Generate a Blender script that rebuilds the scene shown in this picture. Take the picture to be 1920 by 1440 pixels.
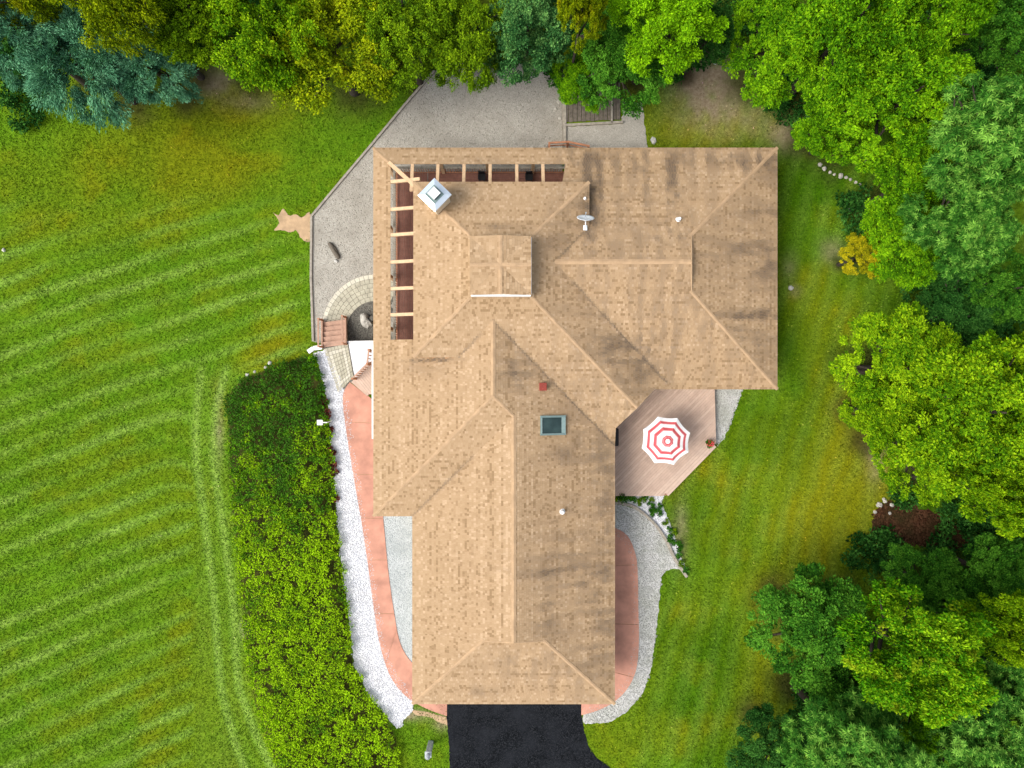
import bpy, bmesh, math, random
import numpy as np
from mathutils import Vector, Matrix
from mathutils.geometry import tessellate_polygon

random.seed(7)
RNG = np.random.default_rng(11)
for o in list(bpy.data.objects):
    bpy.data.objects.remove(o)
SC = bpy.context.scene
COL = SC.collection

# ------------------------------------------------------------------ camera, sky, sun, exposure
H = 42.0                       # drone height over the driveway
F = 1344.0                     # focal length in photo pixels (1920 wide)
cam_d = bpy.data.cameras.new("camera")
cam_d.sensor_fit = 'HORIZONTAL'
cam_d.sensor_width = 36.0
cam_d.lens = 36.0 * F / 1920.0
cam_d.clip_start = 0.5
cam_d.clip_end = 3000
cam = bpy.data.objects.new("camera", cam_d)
cam.location = (0, 0, H)
cam.rotation_euler = (0, 0, 0)
COL.objects.link(cam)
SC.camera = cam

SUN_EL = math.radians(52)
SUN_DIR = Vector((-0.93, -0.36, 0)).normalized()      # the light comes from the west-south-west
world = bpy.data.worlds.new("World")
SC.world = world
world.use_nodes = True
wn = world.node_tree
wn.nodes.clear()
sky = wn.nodes.new('ShaderNodeTexSky')
sky.sky_type = 'NISHITA'
sky.sun_disc = False
sky.sun_elevation = SUN_EL
sky.sun_rotation = math.atan2(SUN_DIR.x, SUN_DIR.y)
sky.air_density = 1.0
sky.dust_density = 4.0
sky.ozone_density = 0.6
hsv = wn.nodes.new('ShaderNodeHueSaturation')
hsv.inputs['Saturation'].default_value = 0.45
bg = wn.nodes.new('ShaderNodeBackground')
bg.inputs['Strength'].default_value = 0.15
wo = wn.nodes.new('ShaderNodeOutputWorld')
wn.links.new(sky.outputs[0], hsv.inputs['Color'])
wn.links.new(hsv.outputs[0], bg.inputs['Color'])
wn.links.new(bg.outputs[0], wo.inputs['Surface'])

sun_d = bpy.data.lights.new("sun", 'SUN')
sun_d.energy = 1.25
sun_d.angle = math.radians(32)
sun_d.color = (1.0, 0.95, 0.88)
sun = bpy.data.objects.new("sun", sun_d)
v = Vector((SUN_DIR.x * math.cos(SUN_EL), SUN_DIR.y * math.cos(SUN_EL), math.sin(SUN_EL)))
sun.rotation_euler = v.to_track_quat('Z', 'Y').to_euler()
sun.location = v * 80
COL.objects.link(sun)

SC.view_settings.view_transform = 'Standard'
SC.view_settings.look = 'None'
SC.view_settings.exposure = 0.80
SC.view_settings.gamma = 1.0
SC.view_settings.use_curve_mapping = False
SC.render.resolution_x = 1024
SC.render.resolution_y = 768

# ------------------------------------------------------------------ helpers
def at(px, py, z=0.0):
    k = (H - z) / F
    return ((px - 960) * k, (720 - py) * k, z)

def at2(px, py, z=0.0):
    return at(px, py, z)[:2]

def tag(o, label=None, cat=None, group=None, kind=None):
    if label: o['label'] = label
    if cat: o['category'] = cat
    if group: o['group'] = group
    if kind: o['kind'] = kind
    return o

def empty(name, loc=(0, 0, 0), label=None, cat=None, group=None, parent=None):
    o = bpy.data.objects.new(name, None)
    o.empty_display_size = 0.2
    o.location = loc
    COL.objects.link(o)
    if parent: o.parent = parent
    return tag(o, label, cat, group)

def link(name, me, mat=None, parent=None):
    o = bpy.data.objects.new(name, me)
    COL.objects.link(o)
    if mat is not None:
        for m in (mat if isinstance(mat, (list, tuple)) else [mat]):
            if m.name not in [x.name for x in me.materials if x]:
                me.materials.append(m)
    if parent is not None: o.parent = parent
    return o

def mesh_np(name, V, Fq, n=4, attrs=None, smooth=False):
    """mesh from numpy verts and uniform n-gon faces"""
    V = np.asarray(V, dtype=np.float32); Fq = np.asarray(Fq, dtype=np.int32)
    me = bpy.data.meshes.new(name)
    me.vertices.add(len(V)); me.vertices.foreach_set('co', V.ravel())
    me.loops.add(Fq.size); me.loops.foreach_set('vertex_index', Fq.ravel())
    me.polygons.add(len(Fq))
    me.polygons.foreach_set('loop_start', np.arange(0, Fq.size, n, dtype=np.int32))
    try:
        me.polygons.foreach_set('loop_total', np.full(len(Fq), n, dtype=np.int32))
    except Exception:
        pass
    me.polygons.foreach_set('use_smooth', np.full(len(Fq), smooth, dtype=bool))
    for k, (dom, val) in (attrs or {}).items():
        a = me.attributes.new(k, 'FLOAT', dom)
        a.data.foreach_set('value', np.asarray(val, dtype=np.float32))
    me.update(calc_edges=True)
    return me

class MB:
    """collects polygons and builds one mesh"""
    def __init__(s): s.v = []; s.f = []; s.mi = []
    def poly(s, pts, mi=0):
        b = len(s.v); s.v += [tuple(p) for p in pts]; s.f.append(list(range(b, b + len(pts)))); s.mi.append(mi)
    def box(s, c, d, rz=0.0, M=None, mi=0):
        hx, hy, hz = d[0] / 2, d[1] / 2, d[2] / 2
        pts = [Vector((x, y, z)) for z in (-hz, hz) for (x, y) in ((-hx, -hy), (hx, -hy), (hx, hy), (-hx, hy))]
        R = M if M is not None else Matrix.Rotation(rz, 3, 'Z')
        c = Vector(c); b = len(s.v)
        s.v += [tuple(R @ p + c) for p in pts]
        for q in ((3, 2, 1, 0), (4, 5, 6, 7), (0, 1, 5, 4), (1, 2, 6, 5), (2, 3, 7, 6), (3, 0, 4, 7)):
            s.f.append([b + i for i in q]); s.mi.append(mi)
        return s
    def bar(s, a, b_, w, h, mi=0, up=Vector((0, 0, 1))):
        a = Vector(a); b_ = Vector(b_); d = b_ - a; L = d.length; x = d / L
        y = up.cross(x)
        if y.length < 1e-4: y = Vector((1, 0, 0)).cross(x)
        y.normalize(); z = x.cross(y)
        M = Matrix((x, y, z)).transposed()
        return s.box((a + b_) / 2, (L, w, h), M=M, mi=mi)
    def tube(s, pts, rads, n=8, mi=0, cap=True):
        pts = [Vector(p) for p in pts]; rings = []
        for i, p in enumerate(pts):
            d = (pts[min(i + 1, len(pts) - 1)] - pts[max(i - 1, 0)]).normalized()
            a = Vector((0, 0, 1)) if abs(d.z) < 0.9 else Vector((1, 0, 0))
            x = a.cross(d).normalized(); y = d.cross(x)
            b = len(s.v)
            for k in range(n):
                t = 2 * math.pi * k / n
                s.v.append(tuple(p + rads[i] * (math.cos(t) * x + math.sin(t) * y)))
            rings.append(b)
        for a, b in zip(rings, rings[1:]):
            for k in range(n):
                k2 = (k + 1) % n
                s.f.append([a + k, a + k2, b + k2, b + k]); s.mi.append(mi)
        if cap:
            s.f.append([rings[0] + k for k in range(n)][::-1]); s.mi.append(mi)
            s.f.append([rings[-1] + k for k in range(n)]); s.mi.append(mi)
        return s
    def prism(s, pts, z0, z1, mi=0):
        """vertical prism over a 2D polygon; z1 may be a function of (x, y)"""
        zt = z1 if callable(z1) else (lambda x, y: z1)
        n = len(pts); b = len(s.v)
        s.v += [(p[0], p[1], z0) for p in pts] + [(p[0], p[1], zt(p[0], p[1])) for p in pts]
        ar = sum(pts[i][0] * pts[(i + 1) % n][1] - pts[(i + 1) % n][0] * pts[i][1] for i in range(n))
        idx = list(range(n)) if ar > 0 else list(range(n))[::-1]
        tri = tessellate_polygon([[Vector((p[0], p[1], 0)) for p in pts]])
        for t in tri:
            t = list(t)
            q = [pts[i] for i in t]
            a2 = (q[1][0]-q[0][0])*(q[2][1]-q[0][1])-(q[2][0]-q[0][0])*(q[1][1]-q[0][1])
            if a2 < 0: t = t[::-1]
            s.f.append([b + n + i for i in t]); s.mi.append(mi)
            s.f.append([b + i for i in t[::-1]]); s.mi.append(mi)
        for i in range(n):
            j = (i + 1) % n
            a, c = idx[i], idx[j]
            s.f.append([b + a, b + c, b + n + c, b + n + a]); s.mi.append(mi)
        return s
    def build(s, name, mat=None, parent=None, smooth=False, bevel=0):
        me = bpy.data.meshes.new(name)
        me.from_pydata(s.v, [], s.f)
        me.polygons.foreach_set('material_index', s.mi)
        if smooth: me.polygons.foreach_set('use_smooth', [True] * len(s.f))
        me.update()
        o = link(name, me, mat, parent)
        if bevel:
            m = o.modifiers.new('bevel', 'BEVEL'); m.width = bevel; m.segments = 2; m.limit_method = 'ANGLE'
        return o

def vnoise(x, y, seed=0):
    x = np.asarray(x, float); y = np.asarray(y, float)
    xi = np.floor(x).astype(np.int64); yi = np.floor(y).astype(np.int64)
    fx = x - xi; fy = y - yi
    fx = fx * fx * (3 - 2 * fx); fy = fy * fy * (3 - 2 * fy)
    def h(a, b):
        n = (a * 374761393 + b * 668265263 + seed * 974711) & 0xffffffff
        n = ((n ^ (n >> 13)) * 1274126177) & 0xffffffff
        return ((n ^ (n >> 16)) & 0xffff) / 65535.0
    return (h(xi, yi) * (1 - fx) * (1 - fy) + h(xi + 1, yi) * fx * (1 - fy)
            + h(xi, yi + 1) * (1 - fx) * fy + h(xi + 1, yi + 1) * fx * fy)

def fbm(x, y, seed=0, o=4):
    s = 0; a = 0.5; t = 0
    for i in range(o):
        s = s + a * vnoise(x * 2 ** i + 17.3 * i, y * 2 ** i - 9.1 * i, seed + i); t += a; a *= 0.5
    return s / t

def sstep(a, b, x):
    t = np.clip((x - a) / (b - a), 0, 1)
    return t * t * (3 - 2 * t)

def inside(poly, X, Y):
    c = np.zeros(np.shape(X), bool); n = len(poly)
    for i in range(n):
        x1, y1 = poly[i]; x2, y2 = poly[(i + 1) % n]
        if y1 == y2: continue
        m = ((y1 > Y) != (y2 > Y)) & (X < (x2 - x1) * (Y - y1) / (y2 - y1) + x1)
        c ^= m
    return c

def catmull(pts, n=6, closed=False):
    P = [np.array(p, float) for p in pts]; out = []
    N = len(P)
    for i in range(N if closed else N - 1):
        p0 = P[(i - 1) % N] if closed or i > 0 else P[i]
        p1 = P[i]; p2 = P[(i + 1) % N]
        p3 = P[(i + 2) % N] if closed or i + 2 < N else P[(i + 1) % N]
        for k in range(n):
            t = k / n
            out.append(tuple(0.5 * ((2 * p1) + (-p0 + p2) * t + (2 * p0 - 5 * p1 + 4 * p2 - p3) * t * t + (-p0 + 3 * p1 - 3 * p2 + p3) * t ** 3)))
    if not closed: out.append(tuple(P[-1]))
    return out

# ------------------------------------------------------------------ materials
def new_mat(name):
    m = bpy.data.materials.new(name); m.use_nodes = True
    nt = m.node_tree; nt.nodes.clear()
    out = nt.nodes.new('ShaderNodeOutputMaterial')
    b = nt.nodes.new('ShaderNodeBsdfPrincipled')
    nt.links.new(b.outputs[0], out.inputs[0])
    return m, nt, b, out

def N(nt, t, **kw):
    n = nt.nodes.new(t)
    for k, v_ in kw.items():
        if k in n.inputs: n.inputs[k].default_value = v_
        else: setattr(n, k, v_)
    return n

def mixc(nt, fac, a, b, blend='MIX'):
    n = nt.nodes.new('ShaderNodeMix'); n.data_type = 'RGBA'; n.blend_type = blend
    for sock, val in ((n.inputs[0], fac), (n.inputs[6], a), (n.inputs[7], b)):
        if isinstance(val, bpy.types.NodeSocket): nt.links.new(val, sock)
        elif isinstance(val, (int, float)): sock.default_value = val
        else: sock.default_value = (*val[:3], 1)
    return n.outputs[2]

def ramp(nt, fac, stops):
    r = nt.nodes.new('ShaderNodeValToRGB')
    el = r.color_ramp.elements
    while len(el) < len(stops): el.new(0.5)
    for e, (p, c) in zip(el, stops):
        e.position = p; e.color = (*c[:3], 1) if hasattr(c, '__len__') else (c, c, c, 1)
    nt.links.new(fac, r.inputs[0])
    return r.outputs[0]

def noise(nt, scale, detail=4, rough=0.6, coord=None, dist=0.0, out=0):
    n = nt.nodes.new('ShaderNodeTexNoise')
    n.inputs['Scale'].default_value = scale; n.inputs['Detail'].default_value = detail
    n.inputs['Roughness'].default_value = rough; n.inputs['Distortion'].default_value = dist
    if coord is None:
        coord = nt.nodes.new('ShaderNodeNewGeometry').outputs['Position']
    nt.links.new(coord, n.inputs['Vector'])
    return n.outputs[out]

def stretch(nt, s, rot=0.0):
    g = nt.nodes.new('ShaderNodeNewGeometry')
    mp = nt.nodes.new('ShaderNodeMapping')
    mp.inputs['Scale'].default_value = s; mp.inputs['Rotation'].default_value = (0, 0, rot)
    nt.links.new(g.outputs['Position'], mp.inputs['Vector'])
    return mp.outputs[0]

def bump(nt, b, h, strength=0.4, dist=0.02):
    n = nt.nodes.new('ShaderNodeBump')
    n.inputs['Strength'].default_value = strength; n.inputs['Distance'].default_value = dist
    nt.links.new(h, n.inputs['Height']); nt.links.new(n.outputs[0], b.inputs['Normal'])

def plain(name, c, rough=0.7, var=0.12, scale=6.0, metal=0.0, bmp=0.15, fine=60.0, spec=0.3):
    """painted / worn surface: mottled colour plus fine relief"""
    m, nt, b, _ = new_mat(name)
    n1 = noise(nt, scale, 5)
    lo = tuple(x * (1 - var) for x in c); hi = tuple(min(1, x * (1 + var)) for x in c)
    col = ramp(nt, n1, [(0.3, lo), (0.7, hi)])
    nt.links.new(col, b.inputs['Base Color'])
    b.inputs['Roughness'].default_value = rough; b.inputs['Metallic'].default_value = metal
    b.inputs['Specular IOR Level'].default_value = spec
    if bmp: bump(nt, b, noise(nt, fine, 3), bmp, 0.01)
    return m

def attr(nt, name):
    a = nt.nodes.new('ShaderNodeAttribute'); a.attribute_name = name
    return a.outputs['Fac']

def gravel_mat(name, stones, scale=18.0, patch=None, patch_fac=0.5, bs=0.8):
    m, nt, b, _ = new_mat(name)
    g = nt.nodes.new('ShaderNodeNewGeometry')
    vo = nt.nodes.new('ShaderNodeTexVoronoi'); vo.inputs['Scale'].default_value = scale
    nt.links.new(g.outputs['Position'], vo.inputs['Vector'])
    sp = nt.nodes.new('ShaderNodeSeparateColor'); nt.links.new(vo.outputs['Color'], sp.inputs[0])
    k = len(stones)
    col = ramp(nt, sp.outputs[0], [(i / max(1, k - 1), c) for i, c in enumerate(stones)])
    if patch:
        f = ramp(nt, noise(nt, 0.7, 5, 0.65), [(0.42, 0.0), (0.68, patch_fac)])
        col = mixc(nt, f, col, patch)
    nt.links.new(col, b.inputs['Base Color'])
    b.inputs['Roughness'].default_value = 0.95; b.inputs['Specular IOR Level'].default_value = 0.08
    bump(nt, b, vo.outputs['Distance'], bs, -0.03)
    return m

M = {}
M['asphalt'] = gravel_mat('asphalt', [(0.0025, 0.003, 0.004), (0.005, 0.006, 0.0075), (0.008, 0.009, 0.011), (0.026, 0.028, 0.032)], 24, (0.017, 0.019, 0.023), 0.85, 0.35)
M['gravel_grey'] = gravel_mat('gravel_grey', [(0.25, 0.235, 0.20), (0.38, 0.36, 0.31), (0.33, 0.31, 0.265), (0.46, 0.435, 0.38)], 26, (0.27, 0.25, 0.21), 0.7, 0.35)
M['gravel_blue'] = gravel_mat('gravel_blue', [(0.28, 0.31, 0.31), (0.43, 0.46, 0.46), (0.52, 0.55, 0.55)], 20, (0.30, 0.33, 0.33), 0.6)
M['gravel_white'] = gravel_mat('gravel_white', [(0.54, 0.55, 0.57), (0.66, 0.67, 0.70), (0.74, 0.75, 0.77)], 18, (0.58, 0.58, 0.58), 0.5, 0.4)
M['gravel_pale'] = gravel_mat('gravel_pale', [(0.30, 0.30, 0.275), (0.47, 0.47, 0.45), (0.56, 0.56, 0.545), (0.44, 0.44, 0.415)], 22, (0.32, 0.33, 0.28), 0.75, 0.45)
M['gravel_dark'] = gravel_mat('gravel_dark', [(0.06, 0.055, 0.045), (0.14, 0.13, 0.11), (0.20, 0.19, 0.16)], 18, (0.10, 0.095, 0.08), 0.5)
M['mulch'] = gravel_mat('mulch', [(0.025, 0.010, 0.005), (0.06, 0.024, 0.011), (0.12, 0.055, 0.028), (0.035, 0.017, 0.008)], 11, (0.03, 0.025, 0.008), 0.9)
M['sand'] = plain('sand', (0.42, 0.29, 0.17), 0.95, 0.22, 2.5, bmp=0.5, fine=40)
M['terracotta'] = plain('terracotta', (0.48, 0.235, 0.165), 0.8, 0.24, 1.1, bmp=0.2, fine=30)
M['paver'] = plain('paver', (0.40, 0.375, 0.285), 0.85, 0.22, 2.5, bmp=0.3, fine=30)
M['paver_light'] = plain('paver_light', (0.53, 0.50, 0.40), 0.85, 0.15, 3, bmp=0.3, fine=30)
M['white'] = plain('white_trim', (0.80, 0.80, 0.77), 0.5, 0.05, 4)
M['stucco'] = plain('stucco', (0.62, 0.52, 0.38), 0.9, 0.1, 3, bmp=0.4)
M['fascia'] = plain('fascia', (0.42, 0.26, 0.15), 0.7, 0.15, 5)
M['rafter'] = plain('rafter_paint', (0.58, 0.40, 0.24), 0.75, 0.14, 6)
M['deck_brown'] = plain('deck_brown', (0.20, 0.088, 0.062), 0.6, 0.2, 4)
M['deck_tan'] = plain('deck_tan', (0.50, 0.37, 0.29), 0.7, 0.14, 1.3, bmp=0.25)
M['deck_tan2'] = plain('deck_tan2', (0.455, 0.33, 0.255), 0.7, 0.16, 1.5, bmp=0.25)
M['step_wood'] = plain('step_wood', (0.44, 0.27, 0.19), 0.7, 0.15, 4)
M['rail_wood'] = plain('rail_wood', (0.42, 0.19, 0.10), 0.7, 0.2, 5)
M['old_wood'] = plain('old_wood', (0.13, 0.11, 0.085), 0.9, 0.35, 6, bmp=0.5)
M['timber'] = plain('timber', (0.30, 0.27, 0.22), 0.9, 0.25, 5, bmp=0.4)
M['metal_cap'] = plain('metal_cap', (0.66, 0.74, 0.80), 0.32, 0.06, 3, metal=0.65, bmp=0.03)
M['metal_grey'] = plain('metal_grey', (0.42, 0.45, 0.47), 0.45, 0.1, 5, metal=0.5, bmp=0.05)
M['dish_paint'] = plain('dish_paint', (0.72, 0.77, 0.80), 0.45, 0.06, 6, bmp=0.03)
M['black'] = plain('black_paint', (0.012, 0.012, 0.013), 0.5, 0.2, 6)
M['red_vent'] = plain('red_vent', (0.22, 0.035, 0.022), 0.6, 0.2, 8)
M['pvc'] = plain('pvc', (0.78, 0.79, 0.78), 0.5, 0.05, 8, bmp=0.03)
M['stone'] = plain('stone', (0.40, 0.38, 0.33), 0.95, 0.3, 5, bmp=0.7, fine=18)
M['stone_white'] = plain('stone_white', (0.46, 0.45, 0.41), 0.95, 0.3, 6, bmp=0.6, fine=18)
M['granite'] = plain('granite', (0.42, 0.45, 0.47), 0.85, 0.18, 10, bmp=0.4)
M['bark'] = plain('bark', (0.045, 0.036, 0.026), 0.95, 0.4, 7, bmp=0.8, fine=14)
M['fabric_white'] = plain('fabric_white', (0.80, 0.80, 0.78), 0.9, 0.03, 4, bmp=0.1)
M['fabric_red'] = plain('fabric_red', (0.50, 0.075, 0.085), 0.9, 0.08, 5, bmp=0.1)
M['fabric_rose'] = plain('fabric_rose', (0.62, 0.20, 0.20), 0.9, 0.08, 5, bmp=0.1)
M['pot'] = plain('pot_clay', (0.36, 0.16, 0.09), 0.8, 0.15, 8)
M['flower_red'] = plain('flower_red', (0.60, 0.06, 0.07), 0.8, 0.3, 20)
M['blue_plastic'] = plain('blue_plastic', (0.03, 0.09, 0.22), 0.5, 0.1, 8)
M['frame_teal'] = plain('frame_teal', (0.16, 0.23, 0.22), 0.45, 0.12, 8, bmp=0.05)

m, nt, b, _ = new_mat('window_glass')
nt.links.new(ramp(nt, noise(nt, 1.2, 3), [(0.35, (0.012, 0.03, 0.028)), (0.7, (0.03, 0.06, 0.055))]), b.inputs['Base Color'])
b.inputs['Roughness'].default_value = 0.06; b.inputs['Specular IOR Level'].default_value = 0.7
M['glass'] = m

def shingle_mat(name, stops, stain_shade=(0.10, 0.075, 0.055)):
    m, nt, b, _ = new_mat(name)
    col = ramp(nt, attr(nt, 'tint'), stops)
    n = noise(nt, 90, 3, 0.7)
    col = mixc(nt, 0.35, col, ramp(nt, n, [(0.3, (0.35, 0.35, 0.35)), (0.7, (0.75, 0.75, 0.75))]), 'OVERLAY')
    st = attr(nt, 'stain_shade')
    col = mixc(nt, st, col, stain_shade)
    nt.links.new(col, b.inputs['Base Color'])
    b.inputs['Roughness'].default_value = 0.92; b.inputs['Specular IOR Level'].default_value = 0.15
    bump(nt, b, n, 0.35, 0.006)
    return m

SH_STOPS = [(0.0, (0.262, 0.172, 0.091)), (0.09, (0.300, 0.200, 0.110)), (0.18, (0.348, 0.237, 0.134)), (0.55, (0.374, 0.257, 0.148)), (0.88, (0.396, 0.275, 0.161)), (1.0, (0.450, 0.320, 0.197))]
M['shingle'] = shingle_mat('shingle', SH_STOPS)
M['cap_shingle'] = plain('cap_shingle', (0.395, 0.268, 0.155), 0.9, 0.16, 2.2, bmp=0.3, fine=80)
M['roof_deck'] = plain('roof_deck', (0.36, 0.22, 0.12), 0.95, 0.1, 4)

def leaf_mat(name, stops, trans=0.3, patch=None):
    m, nt, b, out = new_mat(name)
    oi = nt.nodes.new('ShaderNodeObjectInfo')
    col = ramp(nt, attr(nt, 'rnd'), stops)
    if patch:
        tc = nt.nodes.new('ShaderNodeTexCoord')
        f = ramp(nt, noise(nt, patch[1], 3, 0.6, tc.outputs['Object']), [(patch[2], 0.0), (min(1, patch[2] + 0.12), 0.9)])
        col = mixc(nt, f, col, patch[0])
    nt.links.new(col, b.inputs['Base Color'])
    b.inputs['Roughness'].default_value = 0.75; b.inputs['Specular IOR Level'].default_value = 0.05
    tr = nt.nodes.new('ShaderNodeBsdfTranslucent')
    nt.links.new(mixc(nt, 1.0, col, (1.0, 1.0, 0.45), 'MULTIPLY'), tr.inputs['Color'])
    ms = nt.nodes.new('ShaderNodeMixShader'); ms.inputs[0].default_value = trans
    nt.links.new(b.outputs[0], ms.inputs[1]); nt.links.new(tr.outputs[0], ms.inputs[2])
    nt.links.new(ms.outputs[0], out.inputs[0])
    return m

def leafset(name, dark, mid, light, patch=None, trans=0.12):
    return leaf_mat(name, [(0.0, tuple(x * 0.6 for x in dark)), (0.28, dark), (0.52, mid), (0.8, light), (1.0, tuple(min(1, x * 1.3) for x in light))], trans, patch)

L = {
 'lime':   leafset('leaf_lime',   (0.09, 0.24, 0.003), (0.17, 0.40, 0.004), (0.28, 0.54, 0.006)),
 'yellow': leafset('leaf_yellow', (0.09, 0.15, 0.003), (0.20, 0.29, 0.003), (0.35, 0.42, 0.005), ((0.42, 0.40, 0.006), 0.45, 0.60)),
 'olive':  leafset('leaf_olive',  (0.06, 0.135, 0.003), (0.12, 0.235, 0.004), (0.22, 0.35, 0.006)),
 'mid':    leafset('leaf_mid',    (0.035, 0.13, 0.002), (0.095, 0.26, 0.003), (0.20, 0.40, 0.005)),
 'sunny':  leafset('leaf_sunny',  (0.05, 0.15, 0.002), (0.13, 0.28, 0.003), (0.27, 0.43, 0.006)),
 'green':  leafset('leaf_green',  (0.018, 0.085, 0.006), (0.042, 0.165, 0.010), (0.10, 0.27, 0.020)),
 'dark':   leafset('leaf_dark',   (0.010, 0.055, 0.007), (0.024, 0.10, 0.013), (0.055, 0.17, 0.024)),
 'teal':   leafset('leaf_teal',   (0.024, 0.10, 0.024), (0.062, 0.205, 0.050), (0.17, 0.36, 0.09)),
 'spruce': leafset('leaf_spruce', (0.045, 0.16, 0.080), (0.105, 0.30, 0.160), (0.19, 0.44, 0.24), trans=0.12),
 'oak':    leafset('leaf_oak',    (0.022, 0.10, 0.009), (0.062, 0.205, 0.020), (0.18, 0.37, 0.05)),
 'tipped': leafset('leaf_tipped', (0.035, 0.16, 0.003), (0.10, 0.30, 0.004), (0.25, 0.43, 0.008), ((0.38, 0.44, 0.015), 0.9, 0.60)),
 'autumn': leafset('leaf_autumn', (0.16, 0.19, 0.004), (0.36, 0.34, 0.006), (0.52, 0.45, 0.010)),
 'hedge':  leafset('leaf_hedge',  (0.050, 0.150, 0.012), (0.085, 0.235, 0.008), (0.25, 0.42, 0.006)),
 'red':    leafset('leaf_red',    (0.07, 0.015, 0.012), (0.16, 0.04, 0.03), (0.26, 0.09, 0.06)),
}

# ------------------------------------------------------------------ trees list (photo pixels of the crown, radius, crown height, shape, leaves, label)
TREES = [
 # px, py, r(px), zmid, shape, colour, label
 (25, 60, 92, 5.5, 'pine', 'spruce', 'blue green conifer cut by the left edge near the top corner'),
 (150, 112, 105, 4.5, 'pine', 'spruce', 'largest blue green conifer with drooping boughs at upper left'),
 (272, 118, 80, 4.0, 'pine', 'spruce', 'blue green conifer beside the brown bare patch at upper left'),
 (40, -25, 75, 7.0, 'droop', 'yellow', 'yellow olive tree cut by the very top left corner'),
 (225, -5, 95, 8.0, 'droop', 'yellow', 'yellow olive tree behind the blue green conifers at top edge'),
 (375, 35, 85, 6.0, 'fine', 'olive', 'dull olive tree between yellow trees on the top edge'),
 (505, 60, 110, 6.0, 'droop', 'sunny', 'yellow green tree left of the tallest yellow tree, top edge'),
 (620, 88, 130, 4.8, 'droop', 'yellow', 'big bright yellow green tree left of the gravel yard'),
 (760, 65, 95, 5.0, 'droop', 'olive', 'dark olive tree over the upper corner of the gravel yard'),
 (872, 72, 85, 5.0, 'droop', 'olive', 'narrow yellow green tree hanging over the gravel yard'),
 (990, 62, 90, 4.6, 'lumpy', 'teal', 'blue green broadleaf tree above the gravel yard'),
 (1092, 25, 50, 8.5, 'fine', 'yellow', 'small mustard yellow tree on the top edge between green ones'),
 (1165, 112, 90, 4.2, 'lumpy', 'green', 'deep green round tree overhanging the old boardwalk'),
 (1085, 158, 52, 2.6, 'fine', 'mid', 'low light green shrub tree next to the old boardwalk'),
 (1238, 40, 98, 7.0, 'lumpy', 'lime', 'brilliant lime tree on the top edge'),
 (1322, 65, 50, 5.0, 'fine', 'dark', 'small dark tree right of the brilliant lime tree'),
 (1455, 90, 108, 4.5, 'fine', 'mid', 'light green tree right of the bare dirt at the top'),
 (1590, 60, 125, 7.5, 'fine', 'mid', 'tall light green tree on the top edge, second from the dirt'),
 (1568, 215, 92, 4.2, 'fine', 'mid', 'light green tree reaching towards the roof corner at upper right'),
 (1690, 190, 125, 7.0, 'fine', 'mid', 'broad light green tree in the middle of the upper right wood'),
 (1735, 40, 90, 8.0, 'fine', 'mid', 'light green tree on the top edge above the broad one'),
 (1705, 345, 100, 5.0, 'fine', 'mid', 'light green tree beside the row of white stones'),
 (1860, 55, 95, 6.0, 'fine', 'green', 'shaded green tree in the upper right corner'),
 (1850, 280, 118, 9.0, 'rosette', 'oak', 'tall oak with star shaped leaf clusters at the right edge'),
 (1800, 420, 90, 8.0, 'rosette', 'oak', 'smaller oak with star shaped leaf clusters below the tall one'),
 (1572, 246, 46, 3.6, 'fine', 'mid', 'small light green tree just above the row of white stones'),
 (1690, 455, 84, 4.3, 'fine', 'mid', 'light green tree next to the small autumn yellow bush'),
 (1622, 478, 44, 3.2, 'fine', 'autumn', 'small golden yellow bush at the wood edge right of the roof'),
 (1800, 590, 95, 3.0, 'fine', 'dark', 'dark shaded low tree below the oaks at right'),
 (1895, 540, 70, 4.0, 'fine', 'green', 'dim green tree on the right edge under the oaks'),
 (1690, 690, 118, 4.5, 'fine', 'sunny', 'yellow green tree leaning over the lawn right of the roof'),
 (1830, 775, 150, 7.0, 'fine', 'sunny', 'big yellow green tree at the right edge beside the lawn'),
 (1715, 838, 98, 4.6, 'fine', 'sunny', 'yellow green tree just above the red brown mulch'),
 (1890, 935, 75, 8.0, 'fine', 'sunny', 'yellow green tree on the right edge past the mulch'),
 (1735, 1095, 82, 3.0, 'fine', 'green', 'low dull green tree just below the red brown mulch'),
 (1860, 1075, 72, 4.0, 'fine', 'green', 'dull green tree on the right edge below the mulch'),
 (1525, 1180, 116, 4.3, 'fine', 'green', 'mixed green tree standing out furthest into the lower right lawn'),
 (1705, 1220, 118, 8.5, 'lumpy', 'tipped', 'bright green tree with yellow tips at lower right'),
 (1905, 690, 78, 5.5, 'fine', 'sunny', 'yellow green tree on the right edge just above the big one'),
 (1650, 770, 70, 4.0, 'fine', 'sunny', 'small yellow green tree nearest to the deck at the right wood edge'),
 (1800, 1150, 80, 4.5, 'fine', 'green', 'green tree between the yellow tipped tree and the right edge'),
 (1612, 1290, 85, 4.5, 'lumpy', 'green', 'green tree below the mixed green tree at lower right'),
 (1745, 1330, 82, 5.0, 'fine', 'mid', 'light green tree just below the yellow tipped tree'),
 (1905, 1275, 72, 5.0, 'rosette', 'oak', 'star leaved green tree on the right edge above the lower right corner'),
 (1775, 330, 78, 5.0, 'fine', 'mid', 'light green tree left of the tall oak'),
 (1885, 1170, 68, 7.5, 'lumpy', 'sunny', 'yellow green tree on the right edge, lower half'),
 (1450, 1395, 82, 3.4, 'lumpy', 'dark', 'dark teal tree at the bottom edge next to the lawn'),
 (1605, 1410, 112, 7.5, 'rosette', 'oak', 'pale green star leaved tree on the bottom edge right of the dark one'),
 (1820, 1370, 105, 6.0, 'rosette', 'oak', 'star leaved green tree in the lower right corner'),
]

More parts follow.
